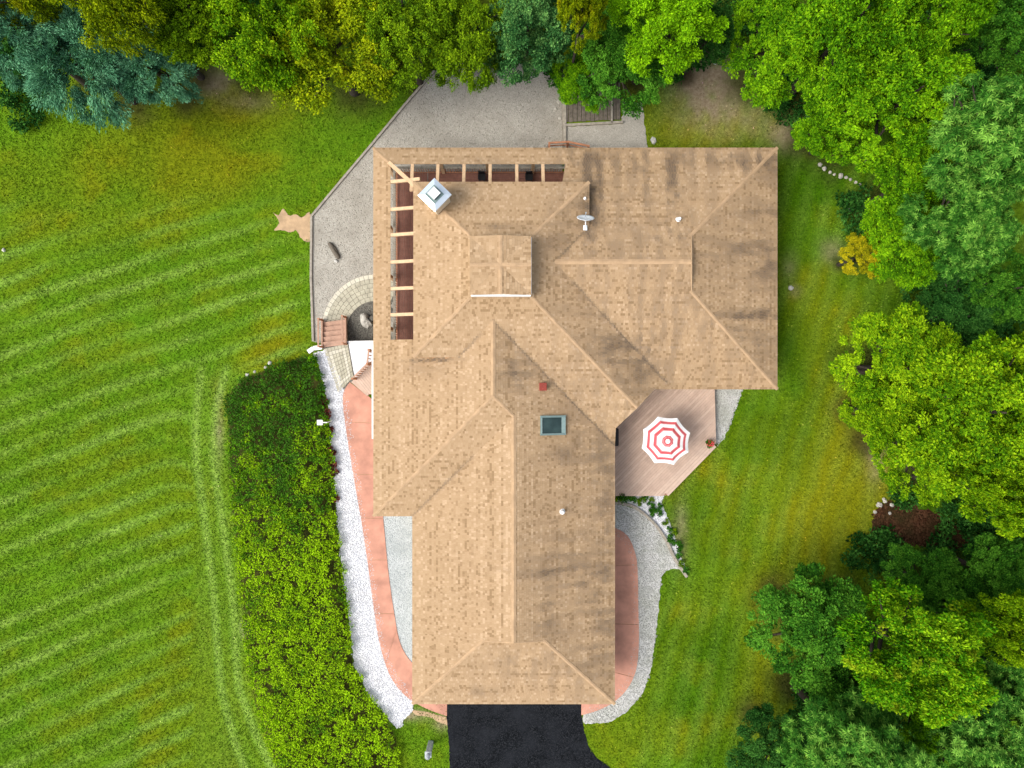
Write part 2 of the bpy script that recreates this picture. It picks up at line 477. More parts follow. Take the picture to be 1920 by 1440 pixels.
# ------------------------------------------------------------------ terrain
YW = 2.25                       # line of the retaining wall north of the paved landing
ZL = -0.9                       # level of the gravel yard and the west lawn
def ground_z(x, y):
    x = np.asarray(x, float); y = np.asarray(y, float)
    sx = sstep(-11.6, -17.0, x)
    y0 = np.where(x > -11.9, YW - 0.05, -3.0); y1 = np.where(x > -11.9, YW + 0.05, 3.4)
    sy = sstep(y0, y1, y) * np.where(x > 3.15, 0.0, 1.0)
    sx = sx * sstep(-24.0, -15.0, y) + sx * 0.4 * (1 - sstep(-24.0, -15.0, y))
    return ZL * np.maximum(sx, sy)

def gz(x, y): return float(ground_z(x, y))

def at_g(px, py):
    z = 0.0
    for _ in range(4):
        x, y, _z = at(px, py, z); z = gz(x, y)
    return at(px, py, z)

# outlines in photo pixels
HEDGE_PX = [(418, 742), (440, 716), (500, 690), (560, 668), (592, 672), (606, 720), (616, 780), (624, 850), (630, 950), (640, 1050), (652, 1140), (664, 1245), (690, 1302), (742, 1372), (748, 1410), (740, 1600), (560, 1600), (522, 1440), (478, 1330), (458, 1240), (448, 1150), (436, 1040), (426, 930), (420, 850)]
YARD_PX = [(584, 405), (583, 520), (585, 640), (640, 652), (760, 650), (1058, 500), (1056, 172), (1020, 120), (830, 118), (800, 150), (700, 272)]
TRACK1 = [(378, 690), (368, 780), (368, 860), (378, 930), (392, 1040), (402, 1130), (408, 1220), (416, 1300), (440, 1390), (470, 1470)]
TRACK2 = [(425, 690), (404, 770), (400, 860), (410, 930), (427, 1050), (437, 1130), (440, 1200), (448, 1290), (480, 1380), (515, 1450)]

def poly_dist(P, X, Y):
    d = np.full(np.shape(X), 1e9)
    for (x1, y1), (x2, y2) in zip(P, P[1:]):
        dx, dy = x2 - x1, y2 - y1
        t = np.clip(((X - x1) * dx + (Y - y1) * dy) / (dx * dx + dy * dy), 0, 1)
        d = np.minimum(d, np.hypot(X - x1 - t * dx, Y - y1 - t * dy))
    return d

def g2(X, Y, cx, cy, rx, ry): return np.exp(-(((X - cx) / rx) ** 2 + ((Y - cy) / ry) ** 2))

def lawn_fields(x, y, z):
    """mow: pale clippings, dry: yellowed plus painted tree shade, bare: soil plus some of that shade - each 0..1"""
    k = F / (H - z)
    X = 960 + x * k; Y = 720 - y * k
    n1 = fbm(x * 0.16, y * 0.16, 3); n2 = fbm(x * 0.6, y * 0.6, 5); n3 = fbm(x * 2.2, y * 2.2, 9)
    # west lawn stripes
    kk = 0.36 + np.clip((Y - 700) / 5200, -0.06, 0.12)
    bend = 60 * sstep(290, 400, X) ** 2 * sstep(700, 820, Y) * (1 - sstep(880, 1000, Y))
    s = Y + kk * X + 14 * (fbm(x * 0.12, y * 0.12, 21) - 0.5) + 9 * (n2 - 0.5) + bend * -1.0
    ph = (s / 46.0) % 1.0
    line = np.exp(-((ph - 0.5) / 0.19) ** 2)
    idx = np.floor(s / 46.0)
    amp = (0.12 + 0.9 * vnoise(idx * 7.7, X / 110.0, 33)) * (0.6 + 0.75 * n3)
    west = sstep(600, 520, X) * sstep(330, 520, Y) * (1 - sstep(352, 372, X) * sstep(660, 720, Y))
    mow = line * amp * west * sstep(-40, -31, x)
    t = np.maximum(np.exp(-(poly_dist(TRACK1, X, Y) / 8.0) ** 2), np.exp(-(poly_dist(TRACK2, X, Y) / 8.0) ** 2))
    fz = sstep(350, 380, X) * sstep(660, 720, Y) * (1 - sstep(430, 540, X))
    mow = np.maximum(mow, t * sstep(650, 720, Y) * (0.75 + 0.6 * n2))
    mow = np.maximum(mow, 0.35 * fz * n2)
    # faint streaks on the east lawn
    s2 = (Y * 0.25 + X) / 38.0 + 1.5 * (n1 - 0.5)
    east = sstep(1150, 1220, X)
    mow = np.maximum(mow, east * 0.35 * (0.5 + 0.5 * np.sin(s2 * 2 * math.pi)) * n2)
    dry_shade = sstep(0.50, 0.75, n1) * 0.30 + sstep(0.52, 0.8, n2) * 0.30
    for (cx, cy, rx, ry, a) in [(400, 210, 130, 70, .5), (300, 260, 150, 70, .45), (180, 330, 130, 60, .4), (420, 330, 110, 50, .4), (250, 430, 160, 40, .35), (60, 420, 80, 60, .3), (480, 190, 70, 60, .6), (520, 640, 60, 60, .5), (480, 670, 50, 30, .6), (415, 760, 16, 50, .8),
                                (1615, 850, 40, 90, 1.6), (1560, 950, 90, 90, 1.1), (1330, 880, 40, 40, .5), (1290, 1150, 50, 60, .4), (1270, 1380, 80, 40, .4), (1530, 700, 30, 60, .5), (1600, 900, 60, 90, .5), (1500, 1060, 120, 70, .35), (1440, 1180, 40, 120, .75), (1420, 1300, 60, 80, .5),
                                (1560, 600, 70, 70, .6), (1500, 540, 50, 60, .4), (1350, 230, 120, 50, .8), (1300, 255, 80, 30, .6), (1480, 1400, 80, 60, .5), (1570, 780, 40, 70, .5), (1360, 940, 30, 60, .3), (1400, 1100, 80, 40, .3)]:  # north lawn entries paint the trees' shade as olive grass
        dry_shade = dry_shade + a * g2(X, Y, cx, cy, rx, ry) * (0.6 + 0.6 * n2)
    dry_shade = np.clip(dry_shade - 0.5 * mow, 0, 1)
    bare = np.zeros_like(n1)
    for (cx, cy, rx, ry, a) in [(1330, 165, 62, 58, 1.0), (1310, 130, 40, 40, .8), (1400, 225, 120, 40, .35), (400, 150, 45, 32, .8), (470, 190, 50, 20, .35), (1475, 255, 30, 30, .6), (1560, 470, 22, 22, .55), (1490, 545, 12, 12, .5),  # the broad weak north lawn entry adds to the painted tree shade
                                (1640, 850, 18, 50, .7), (1225, 1010, 22, 40, .5), (1275, 1000, 14, 55, .5), (770, 1340, 40, 12, .7), (830, 1355, 16, 14, .8), (460, 1180, 10, 22, .6), (412, 800, 8, 60, .5), (1480, 500, 14, 25, .3)]:
        bare = bare + a * g2(X, Y, cx, cy, rx, ry) * (0.3 + 1.3 * n3)
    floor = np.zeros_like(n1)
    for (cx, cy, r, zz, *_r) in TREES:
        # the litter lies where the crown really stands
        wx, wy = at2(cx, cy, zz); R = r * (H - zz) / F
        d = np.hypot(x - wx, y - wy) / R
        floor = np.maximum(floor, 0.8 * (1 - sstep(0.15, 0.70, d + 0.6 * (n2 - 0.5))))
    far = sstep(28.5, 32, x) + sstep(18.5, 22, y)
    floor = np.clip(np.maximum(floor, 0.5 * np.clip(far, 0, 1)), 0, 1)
    lush = sstep(1080, 1240, X) * np.clip(0.48 + 2.4 * (fbm(x * 0.33, y * 0.33, 81) - 0.40), 0, 1) 
    lush = lush + 0.7 * (sstep(30, 36, np.abs(x)) + sstep(23, 28, np.abs(y)))
    return mow, dry_shade, np.clip(bare, 0, 1), floor, np.clip(lush, 0, 1)

def axis(lo, hi, step, out):
    a = list(np.arange(lo, hi + 1e-6, step)); d = step; v_ = hi
    while v_ < out:
        d *= 1.6; v_ += d; a.append(v_)
    d = step; v_ = lo
    while v_ > -out:
        d *= 1.6; v_ -= d; a.insert(0, v_)
    return np.array(a)

gx = axis(-32, 32, 0.17, 900); gy = axis(-24.5, 24.5, 0.17, 900)
GX, GY = np.meshgrid(gx, gy)
GZ = ground_z(GX, GY) + 0.05 * (fbm(GX * 0.5, GY * 0.5, 2) - 0.5) * (np.abs(GX) > 11.5)
mow, dry_shade, bare, floor, lush = lawn_fields(GX.ravel(), GY.ravel(), GZ.ravel())
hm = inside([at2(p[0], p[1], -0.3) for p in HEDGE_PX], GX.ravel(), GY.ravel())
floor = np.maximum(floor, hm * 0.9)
nx, ny = len(gx), len(gy)
ii = np.arange(nx * ny).reshape(ny, nx)
FQ = np.stack([ii[:-1, :-1], ii[:-1, 1:], ii[1:, 1:], ii[1:, :-1]], -1).reshape(-1, 4)
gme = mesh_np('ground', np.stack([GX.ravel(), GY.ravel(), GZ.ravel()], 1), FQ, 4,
              {'mow': ('POINT', mow), 'dry_shade': ('POINT', dry_shade), 'bare': ('POINT', bare), 'floor': ('POINT', floor), 'lush': ('POINT', lush)}, True)

G_LO = (0.058, 0.124, 0.006); G_MID = (0.110, 0.210, 0.008); G_HI = (0.190, 0.320, 0.016)
def grass_nodes(nt, b):
    n1 = noise(nt, 0.45, 5, 0.7); n2 = noise(nt, 5.0, 5, 0.75); n3 = noise(nt, 28, 3, 0.7)
    col = ramp(nt, n2, [(0.25, G_LO), (0.5, G_MID), (0.8, G_HI)])
    col = mixc(nt, ramp(nt, n1, [(0.35, 0.0), (0.65, 0.55)]), col, (0.082, 0.220, 0.007))
    col = mixc(nt, attr(nt, 'lush'), col, ramp(nt, n2, [(0.25, (0.026, 0.078, 0.002)), (0.5, (0.050, 0.138, 0.003)), (0.8, (0.095, 0.205, 0.004))]))
    col = mixc(nt, attr(nt, 'dry_shade'), col, ramp(nt, n2, [(0.3, (0.130, 0.150, 0.004)), (0.7, (0.25, 0.265, 0.008))]))
    col = mixc(nt, attr(nt, 'mow'), col, ramp(nt, n2, [(0.3, (0.185, 0.32, 0.032)), (0.75, (0.28, 0.42, 0.078))]))
    col = mixc(nt, attr(nt, 'bare'), col, ramp(nt, n2, [(0.3, (0.20, 0.145, 0.085)), (0.7, (0.36, 0.29, 0.20))]))
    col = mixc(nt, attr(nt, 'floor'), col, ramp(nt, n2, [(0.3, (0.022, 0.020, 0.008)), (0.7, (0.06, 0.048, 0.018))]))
    return col, n2, n3

m, nt, b, _ = new_mat('lawn')
col, n2, n3 = grass_nodes(nt, b)
nt.links.new(col, b.inputs['Base Color']); b.inputs['Roughness'].default_value = 0.95
b.inputs['Specular IOR Level'].default_value = 0.02
bump(nt, b, n3, 0.9, 0.05)
M['lawn'] = m
m, nt, b, _ = new_mat('grass_blade')
col, n2, n3 = grass_nodes(nt, b)
r = attr(nt, 'rnd')
col = mixc(nt, 1.0, col, ramp(nt, r, [(0.0, (0.55, 0.58, 0.5)), (0.5, (1.0, 1.0, 1.0)), (0.97, (1.4, 1.32, 1.3)), (0.985, (1.45, 1.35, 1.3)), (1.0, (3.0, 2.0, 5.0))]), 'MULTIPLY')
nt.links.new(col, b.inputs['Base Color']); b.inputs['Roughness'].default_value = 0.7
b.inputs['Specular IOR Level'].default_value = 0.03
M['blade'] = m
ground = link('ground', gme, M['lawn']); tag(ground, kind='structure')

# ------------------------------------------------------------------ flat ground surfaces
def ragged(pts, step=0.18, jit=0.03, seed=1):
    rr = random.Random(seed); out = []
    n = len(pts)
    for i in range(n):
        a = pts[i]; c = pts[(i + 1) % n]
        Ld = math.hypot(c[0] - a[0], c[1] - a[1]); k = max(1, int(Ld / step))
        for j in range(k):
            t = j / k
            out.append((a[0] + (c[0] - a[0]) * t + rr.uniform(-jit, jit), a[1] + (c[1] - a[1]) * t + rr.uniform(-jit, jit)))
    return out

def sheet(name, pts, z, mat, parent=None, kind='structure', thick=0.03, step=0.18, jit=0.03, seed=1):
    mb = MB()
    P = ragged(pts, step, jit, seed) if jit else pts
    mb.prism(P, z - thick, z)
    o = mb.build(name, mat, parent)
    if kind: tag(o, kind=kind)
    return o

def W(lst, z=0.0): return [at2(x, y, z) for x, y in lst]

# driveway
drv = [(836, 1240), (836, 1330), (838, 1352), (842, 1400), (844, 1470), (846, 1900), (1700, 1900), (1500, 1640), (1330, 1530), (1200, 1466), (1146, 1440), (1118, 1420), (1103, 1398), (1095, 1370), (1090, 1340), (1088, 1240)]
driveway = sheet('driveway', W(drv), 0.030, M['asphalt'], jit=0.02)

# west walk (slabs with joints), from the landing to the driveway
wl = catmull([(656, 716), (643, 742), (648, 800), (664, 900), (678, 980), (690, 1060), (702, 1150), (714, 1215), (733, 1270), (762, 1306), (798, 1328), (838, 1343)], 8)
wr = catmull([(690, 742), (706, 760), (712, 800), (716, 880), (718, 960), (721, 1000), (729, 1080), (739, 1150), (750, 1205), (770, 1240), (800, 1262), (838, 1272)], 8)
walk = empty('walkway', (0, 0, 0)); tag(walk, 'curved terracotta slab walkway along the west side of the house', 'walkway', kind='structure')
cuts = [0, 15, 23, 31, 39, 48, 60, len(wl) - 1]
def match_right(left, right, cuts):
    out = [0]
    for i in cuts[1:-1]:
        if left[i][1] < 1180: j = min(range(len(right)), key=lambda k: abs(right[k][1] - left[i][1]))
        else: j = round((len(right) - 1) * i / (len(left) - 1))
        out.append(max(j, out[-1] + 1))
    return out + [len(right) - 1]
def slab_run(parent, left, right, cuts, z, mat, gap=0.035):
    rc = match_right(left, right, cuts)
    for a, c, ra_, rb_ in zip(cuts, cuts[1:], rc, rc[1:]):
        Lp = [at2(*left[i], z) for i in range(a, c + 1)]; Rp = [at2(*right[i], z) for i in range(ra_, rb_ + 1)]
        d = Vector((Lp[1][0] - Lp[0][0], Lp[1][1] - Lp[0][1])).normalized() * gap
        Lp[0] = (Lp[0][0] + d.x, Lp[0][1] + d.y); Rp[0] = (Rp[0][0] + d.x, Rp[0][1] + d.y)
        mb = MB(); mb.prism(Lp + Rp[::-1], z - 0.12, z)
        mb.build('slab', mat, parent)
slab_run(walk, wl, wr, cuts, 0.05, M['terracotta'])
jb = MB(); jb.prism([at2(*p, 0.02) for p in wl] + [at2(*p, 0.02) for p in wr[::-1]], -0.1, 0.025)
jb.build('slab_bed', M['fascia'], walk)

# east walk
el = catmull([(1120, 975), (1120, 1060), (1120, 1180), (1110, 1240), (1100, 1262), (1090, 1270)], 8)
er = catmull([(1150, 988), (1176, 1004), (1192, 1040), (1196, 1080), (1197, 1140), (1198, 1200), (1194, 1250), (1180, 1286), (1152, 1316), (1118, 1333), (1090, 1341)], 4)[:41]
walk2 = empty('walkway', (0, 0, 0)); tag(walk2, 'short terracotta slab walkway along the east side of the garage', 'walkway', kind='structure')
slab_run(walk2, er, el, [0, 10, 18, 26, 40], 0.05, M['terracotta'])
jb = MB(); jb.prism([at2(*p, 0.02) for p in el] + [at2(*p, 0.02) for p in er[::-1]], -0.1, 0.025)
jb.build('slab_bed', M['fascia'], walk2)

# gravel beds
ws = [(588, 662), (600, 694), (612, 745), (619, 800), (625, 870), (631, 950), (640, 1050), (652, 1140), (664, 1245), (690, 1302), (744, 1366), (774, 1332), (775, 1304), (746, 1268), (724, 1212), (712, 1150), (700, 1060), (688, 980), (674, 900), (658, 800), (652, 750), (640, 720), (626, 690), (612, 656)]
sheet('gravel_bed', W(ws, 0.02), 0.022, M['gravel_white'], jit=0.05, step=0.12, seed=3)
sheet('gravel_bed', W([(716, 955), (790, 955), (790, 1262), (770, 1245), (750, 1208), (738, 1150), (728, 1080), (720, 1000)], 0.02), 0.016, M['gravel_blue'], jit=0.0)
sheet('gravel_bed', W([(650, 640), (712, 640), (712, 712), (690, 702), (668, 712), (660, 690)], 0.02), 0.016, M['gravel_white'], jit=0.0)
pale = [(1130, 945), (1160, 946), (1192, 954), (1225, 982), (1248, 1014), (1264, 1046), (1274, 1066), (1250, 1069), (1240, 1082), (1237, 1120), (1230, 1185), (1222, 1250), (1205, 1300), (1172, 1338), (1140, 1355), (1094, 1357), (1091, 1328), (1114, 1320), (1144, 1306), (1170, 1276), (1184, 1250), (1186, 1150), (1182, 1040), (1168, 1014), (1130, 995)]
sheet('gravel_bed', W(pale, 0.02), 0.020, M['gravel_pale'], jit=0.04, step=0.14, seed=5)
sheet('gravel_bed', W([(1325, 720), (1396, 724), (1384, 752), (1374, 782), (1364, 812), (1348, 834), (1330, 826)], 0.02), 0.018, M['gravel_pale'], jit=0.07, step=0.14, seed=6)
sheet('gravel_bed', W([(1140, 915), (1250, 922), (1240, 944), (1250, 968), (1264, 1000), (1272, 1030), (1289, 1074), (1272, 1062), (1250, 1014), (1226, 980), (1192, 950), (1150, 940)], 0.02), 0.014, M['gravel_white'], jit=0.06, step=0.14, seed=7)
yard = sheet('gravel_yard', [at2(x, y, ZL) for x, y in YARD_PX], ZL + 0.03, M['gravel_grey'], jit=0.02, seed=8)
sheet('gravel_path', W([(1058, 238), (1166, 232), (1168, 190), (1204, 192), (1214, 280), (1210, 330), (1058, 330)], 0.0), 0.014, M['gravel_grey'], jit=0.05, seed=9)
sheet('mulch_patch', W([(1640, 955), (1662, 938), (1700, 944), (1760, 962), (1800, 985), (1830, 1010), (1800, 1030), (1740, 1026), (1690, 1022), (1660, 1008), (1630, 1000)], 0.0), 0.04, M['mulch'], jit=0.14, step=0.2, seed=10)
leafy = [(512, 398), (522, 404), (532, 392), (542, 404), (556, 402), (566, 408), (582, 400), (582, 452), (566, 448), (556, 432), (545, 436), (530, 432), (514, 432), (524, 418)]
sheet('bare_sand_patch', [at2(x, y, ZL) for x, y in catmull(leafy, 4, True)], ZL + 0.035, M['sand'], jit=0.025, step=0.1, seed=12)
# soil strip beside the driveway
sheet('soil_strip', W([(768, 1330), (800, 1334), (838, 1346), (842, 1362), (806, 1345), (780, 1340)], 0.0), 0.018, M['sand'], jit=0.03, seed=13)

# pavers of the landing
def pavers(parent, cells, z, mat_fn, thick=0.06):
    for i, c in enumerate(cells):
        cx = sum(p[0] for p in c) / len(c); cy = sum(p[1] for p in c) / len(c)
        dz = random.uniform(-0.004, 0.004)
        q = []
        for p in c:
            d = Vector((p[0] - cx, p[1] - cy)); Ld = d.length
            d *= max(0.1, (Ld - 0.012) / Ld); q.append((cx + d.x, cy + d.y))
        mb = MB(); mb.prism(q, z - thick, z + dz)
        mb.build('paver', mat_fn(i), parent)

landing = empty('paved_landing', (0, 0, 0)); tag(landing, 'tapering landing of beige pavers above the wooden stairs', 'landing', kind='structure')
A4 = [np.array(p) for p in ((607, 654), (652, 644), (663, 706), (634, 738))]
cells = []; border = []
nu, nv = 7, 11
for i in range(nu):
    for j in range(nv):
        def bl(u, v_): return A4[0] * (1 - u) * (1 - v_) + A4[1] * u * (1 - v_) + A4[2] * u * v_ + A4[3] * (1 - u) * v_
        c = [at2(*bl(a / nu, d / nv), 0.04) for a, d in ((i, j), (i + 1, j), (i + 1, j + 1), (i, j + 1))]
        cells.append(c); border.append(i in (1, 5) and 0 < j < nv - 1 or j in (1, nv - 2) and 0 < i < nu - 1)
pavers(landing, cells, 0.045, lambda i: M['paver_light'] if border[i] else M['paver'])
mb = MB(); mb.prism([at2(*p, 0.0) for p in ((605, 652), (653, 642), (666, 712), (650, 730), (641, 746), (630, 735))], -0.3, 0.018)
mb.build('paver_bed', M['gravel_dark'], landing)

# curved paver path at yard level
ring = empty('paver_ring_path', (0, 0, 0)); tag(ring, 'quarter circle path of pale pavers round a dark gravel bed', 'path', kind='structure')
CX, CY = at2(704, 622, ZL)
r_out = math.hypot(*(np.array(at2(603, 622, ZL)) - np.array([CX, CY]))); r_in = math.hypot(*(np.array(at2(650, 622, ZL)) - np.array([CX, CY])))
cells = []; rows = []
NR = 6
for k in range(NR):
    ra = r_in + (r_out - r_in) * k / NR; rb = r_in + (r_out - r_in) * (k + 1) / NR
    n = int(13 + 2.2 * k)
    for j in range(n):
        a0 = math.radians(62 + 122 * j / n); a1 = math.radians(62 + 122 * (j + 1) / n)
        cells.append([(CX + rr * math.cos(a), CY + rr * math.sin(a) * 1.06) for rr, a in ((ra, a0), (rb, a0), (rb, a1), (ra, a1))]); rows.append(k)
pavers(ring, cells, ZL + 0.075, lambda i: M['paver_light'] if rows[i] == NR - 1 else M['paver'])
arc = [(CX + r_out * math.cos(math.radians(a)), CY + 1.06 * r_out * math.sin(math.radians(a))) for a in range(60, 188, 8)]
mb = MB(); mb.prism(arc + [(CX, CY - 0.3)], ZL - 0.05, ZL + 0.045)
mb.build('paver_bed', M['gravel_dark'], ring)
sheet('dark_gravel_bed', [(CX + r_in * 0.97 * math.cos(math.radians(a)), CY + 1.03 * r_in * math.sin(math.radians(a))) for a in range(50, 190, 8)] + [at2(655, 640, ZL), at2(720, 640, ZL)], ZL + 0.06, M['gravel_dark'], jit=0.01, seed=14)

# ------------------------------------------------------------------ the house
house = empty('house', (0, 0, 0), 'large tan shingled hip roof house with a chimney and corner pergola', 'house')
MS = 1.0 / 3.0                                     # roof pitch 4 in 12
ZE = 2.8                                           # main eave
E = lambda px, py: at2(px, py, ZE)
AX0, AX1 = E(773, 0)[0], E(1153, 0)[0]             # garage wing eaves
AY0 = E(0, 1320)[1]
BX0 = E(700, 0)[0]; BY0 = E(0, 968)[1]             # west wing eaves
YN = E(0, 277)[1]                                  # north eave
CX1 = E(1457.5, 0)[0]; CY0 = E(0, 730)[1]          # east wing eaves
ZP = 4.38                                          # eave of the raised pyramid roof
DX0, DX1 = at2(775, 0, ZP)[0], at2(1105, 0, ZP)[0]
DY0, DY1 = at2(0, 670, ZP)[1], at2(0, 341, ZP)[1]
CUT = 8.02                                         # clipped south-east corner: x - y = CUT
AXR = (AX0 + AX1) / 2; AG = 1.6; AYG = AY0 + (AX1 - AXR - AG)
BXR = (BX0 + AX1) / 2
CYR = (CY0 + YN) / 2; CG = 1.46; CXG = CX1 - (YN - CYR - CG)
PX, PY = (DX0 + DX1) / 2, (DY0 + DY1) / 2

def plane(z0, p, n): return (z0, p, n)
def pz(pl, x, y): return pl[0] + MS * ((x - pl[1][0]) * pl[2][0] + (y - pl[1][1]) * pl[2][1])
pAW = plane(ZE, (AX0, 0), (1, 0)); pAE = plane(ZE, (AX1, 0), (-1, 0)); pAS = plane(ZE, (0, AY0), (0, 1))
pBW = plane(ZE, (BX0, 0), (1, 0)); pBS = plane(ZE, (0, BY0), (0, 1)); pN = plane(ZE, (0, YN), (0, -1))
pCS = plane(ZE, (0, CY0), (0, 1)); pCE = plane(ZE, (CX1, 0), (-1, 0))
pDW = plane(ZP, (DX0, 0), (1, 0)); pDN = plane(ZP, (0, DY1), (0, -1)); pDE = plane(ZP, (DX1, 0), (-1, 0)); pDS = plane(ZP, (0, DY0), (0, 1))
SIN = 1.0                                          # depth of the shingled eave strip round the pergola
OXS, OY0, OX1 = BX0 + SIN, at2(0, 637, 3.2)[1], at2(1066, 0, 3.1)[0]
OYN = YN - SIN
dz_p = (ZP - ZE) / MS
hipx = PX + (CUT - (PX - PY)) / 2; hipy = PY - (CUT - (PX - PY)) / 2
vE = lambda x: dz_p + DX1 + CY0 - x                # valley pyramid east / east wing south: y
vS = lambda x: DY0 - dz_p + AX1 - x                # valley pyramid south / garage east: y
vS_x = lambda y: DY0 - dz_p + AX1 - y
FACES = [
 (pAW, [(AX0, AY0), (AXR - AG, AYG), (AX0, AYG)]),
 (pAW, [(AX0, AYG), (AXR - AG, AYG), (AXR, AYG + 0.1), (AXR, BY0 + AXR - AX0), (AX0, BY0)]),
 (pAE, [(AX1, AY0), (AX1, AYG), (AXR + AG, AYG)]),
 (pAE, [(AX1, AYG), (AX1, BY0), (AXR, BY0), (AXR, AYG + 0.1), (AXR + AG, AYG)]),
 (pAE, [(AX1, BY0), (AX1, -2.6), (AXR, BY0 + AXR - AX0), (AXR, BY0)]),
 (pAE, [(AX1, -2.6), (AX1, 1.0), (BXR, 3.5), (BXR, BY0 + BXR - BX0)]),
 (pAE, [(AX1, -2.6), (BXR, BY0 + BXR - BX0), (AXR, BY0 + AXR - AX0)]),
 (pAS, [(AX0, AY0), (AX1, AY0), (AXR + AG, AYG), (AXR - AG, AYG)]),
 (pBW, [(BX0, BY0), (BXR, BY0 + BXR - BX0), (BXR, OY0), (BX0, OY0)]),
 (pBW, [(DX0 + 0.02, OY0), (BXR, OY0), (BXR, 3.5), (DX0 + 0.02, 3.5)]),
 (pBW, [(BX0, OY0), (OXS, OY0), (OXS, OYN), (BX0, YN)]),
 (pN, [(BX0, YN), (OXS, OYN), (OX1, OYN), (OX1, YN)]),
 (pBS, [(BX0, BY0), (AX0, BY0), (AXR, BY0 + AXR - AX0), (BXR, BY0 + BXR - BX0)]),
 (pN, [(OX1, YN), (1.9, CYR), (CXG - 0.13, CYR), (CXG, CYR + CG), (CXG, YN)]),
 (pN, [(CXG, YN), (CXG, CYR + CG), (CX1, YN)]),
 (pCS, [(7.7, CY0), (CXG, CY0), (CXG, CYR - CG), (CXG - 0.13, CYR), (1.4, CYR)]),
 (pCS, [(CXG, CY0), (CX1, CY0), (CXG, CYR - CG)]),
 (pCE, [(CX1, CY0), (CX1, YN), (CXG, CYR + CG), (CXG, CYR - CG)]),
 (pDW, [(DX0, DY0), (PX, PY), (DX0, DY1)]),
 (pDN, [(DX0, DY1), (PX, PY), (DX1, DY1)]),
 (pDE, [(DX1, DY1), (PX, PY), (DX1, PY - (DX1 - PX))]),
 (pDE, [(DX1, PY - (DX1 - PX)), (hipx, hipy), (CUT + CY0, CY0), (DX1, vE(DX1) + 0.1)]),
 (pDE, [(CUT + CY0, CY0), (vE(0) - CY0, CY0), (DX1, vE(DX1) + 0.1)]),
 (pDS, [(DX0, DY0), (DX1, DY0), (PX, PY)]),
 (pDS, [(vS_x(DY0) - 0.15, DY0), (AX1, AX1 - CUT), (hipx, hipy), (DX1, DY0)]),
 (pDS, [(vS_x(DY0) - 0.15, DY0), (AX1, vS(AX1)), (AX1, AX1 - CUT)]),
]
# little cross-gabled cupola roof
ZC = 6.05
QX0, QX1 = at2(881, 0, ZC)[0], at2(996, 0, ZC)[0]; QY0, QY1 = at2(0, 553, ZC)[1], at2(0, 443, ZC)[1]
QX, QY = (QX0 + QX1) / 2, (QY0 + QY1) / 2; QH = (QX1 - QX0) / 2; QHY = (QY1 - QY0) / 2; QR = 0.30
def qplane(side):
    # rises from the two side eaves towards a ridge
    return side

def ccw(P):
    a = sum(P[i][0] * P[(i + 1) % len(P)][1] - P[(i + 1) % len(P)][0] * P[i][1] for i in range(len(P)))
    return P if a > 0 else P[::-1]
FACES = [(pl, ccw(P)) for pl, P in FACES]

def in_convex(P, x, y, eps=1e-6):
    for i in range(len(P)):
        a = P[i]; c = P[(i + 1) % len(P)]
        if (c[0] - a[0]) * (y - a[1]) - (c[1] - a[1]) * (x - a[0]) < -eps: return False
    return True

def roof_top(x, y):
    z = -9
    for pl, P in FACES:
        if in_convex(P, x, y): z = max(z, pz(pl, x, y))
    return z

def clip(poly, P):
    for i in range(len(P)):
        a = P[i]; c = P[(i + 1) % len(P)]
        ex, ey = c[0] - a[0], c[1] - a[1]
        out = []; n = len(poly)
        for j in range(n):
            p = poly[j]; q = poly[(j + 1) % n]
            dp = ex * (p[1] - a[1]) - ey * (p[0] - a[0]); dq = ex * (q[1] - a[1]) - ey * (q[0] - a[0])
            if dp >= 0: out.append(p)
            if (dp > 0 and dq < 0) or (dp < 0 and dq > 0):
                t = dp / (dp - dq); out.append((p[0] + (q[0] - p[0]) * t, p[1] + (q[1] - p[1]) * t))
        poly = out
        if len(poly) < 3: return []
    return poly

STAINS_AND_SHADE = [(812, 675, 38, 2.6, 1.2), (772, 655, 2.5, 20, 1.0), (1112, 330, 13, 75, .95), (1104, 415, 12, 40, .7), (1207, 315, 9, 60, .5), (1262, 330, 9, 80, .6), (1268, 420, 14, 40, .45), (1160, 300, 60, 18, .4), (1240, 450, 30, 35, .5), (1420, 298, 50, 16, .55), (1350, 290, 70, 14, .4), (1080, 300, 20, 25, .6),  # first two entries paint the raised eave's step shadow onto the shingles
          (1430, 392, 30, 8, .45), (1440, 588, 36, 8, .7), (1400, 470, 60, 30, .4), (1432, 640, 26, 45, .5), (1440, 500, 22, 30, .5), (1380, 600, 50, 20, .3),
          (1022, 1070, 42, 7, .8), (1022, 1140, 16, 36, .8), (1135, 1130, 18, 36, .7), (1120, 1090, 36, 14, .5), (958, 672, 17, 34, .8), (985, 705, 30, 26, .65), (1140, 990, 14, 70, .4), (1035, 850, 30, 10, .5), (1090, 840, 30, 20, .35), (1090, 1210, 60, 40, .3), (1030, 1040, 60, 30, .3),
          (1165, 655, 42, 24, .7), (1200, 700, 30, 26, .5), (1105, 600, 26, 30, .4), (1030, 480, 16, 50, .4), (935, 437, 34, 5, .8), (1070, 440, 24, 40, .35),
          (945, 1235, 46, 20, .5), (1000, 1270, 60, 30, .3), (905, 1305, 24, 10, .6), (800, 690, 40, 16, .3), (900, 297, 40, 8, .4), (1140, 880, 20, 60, .35), (1300, 600, 60, 40, .15)]

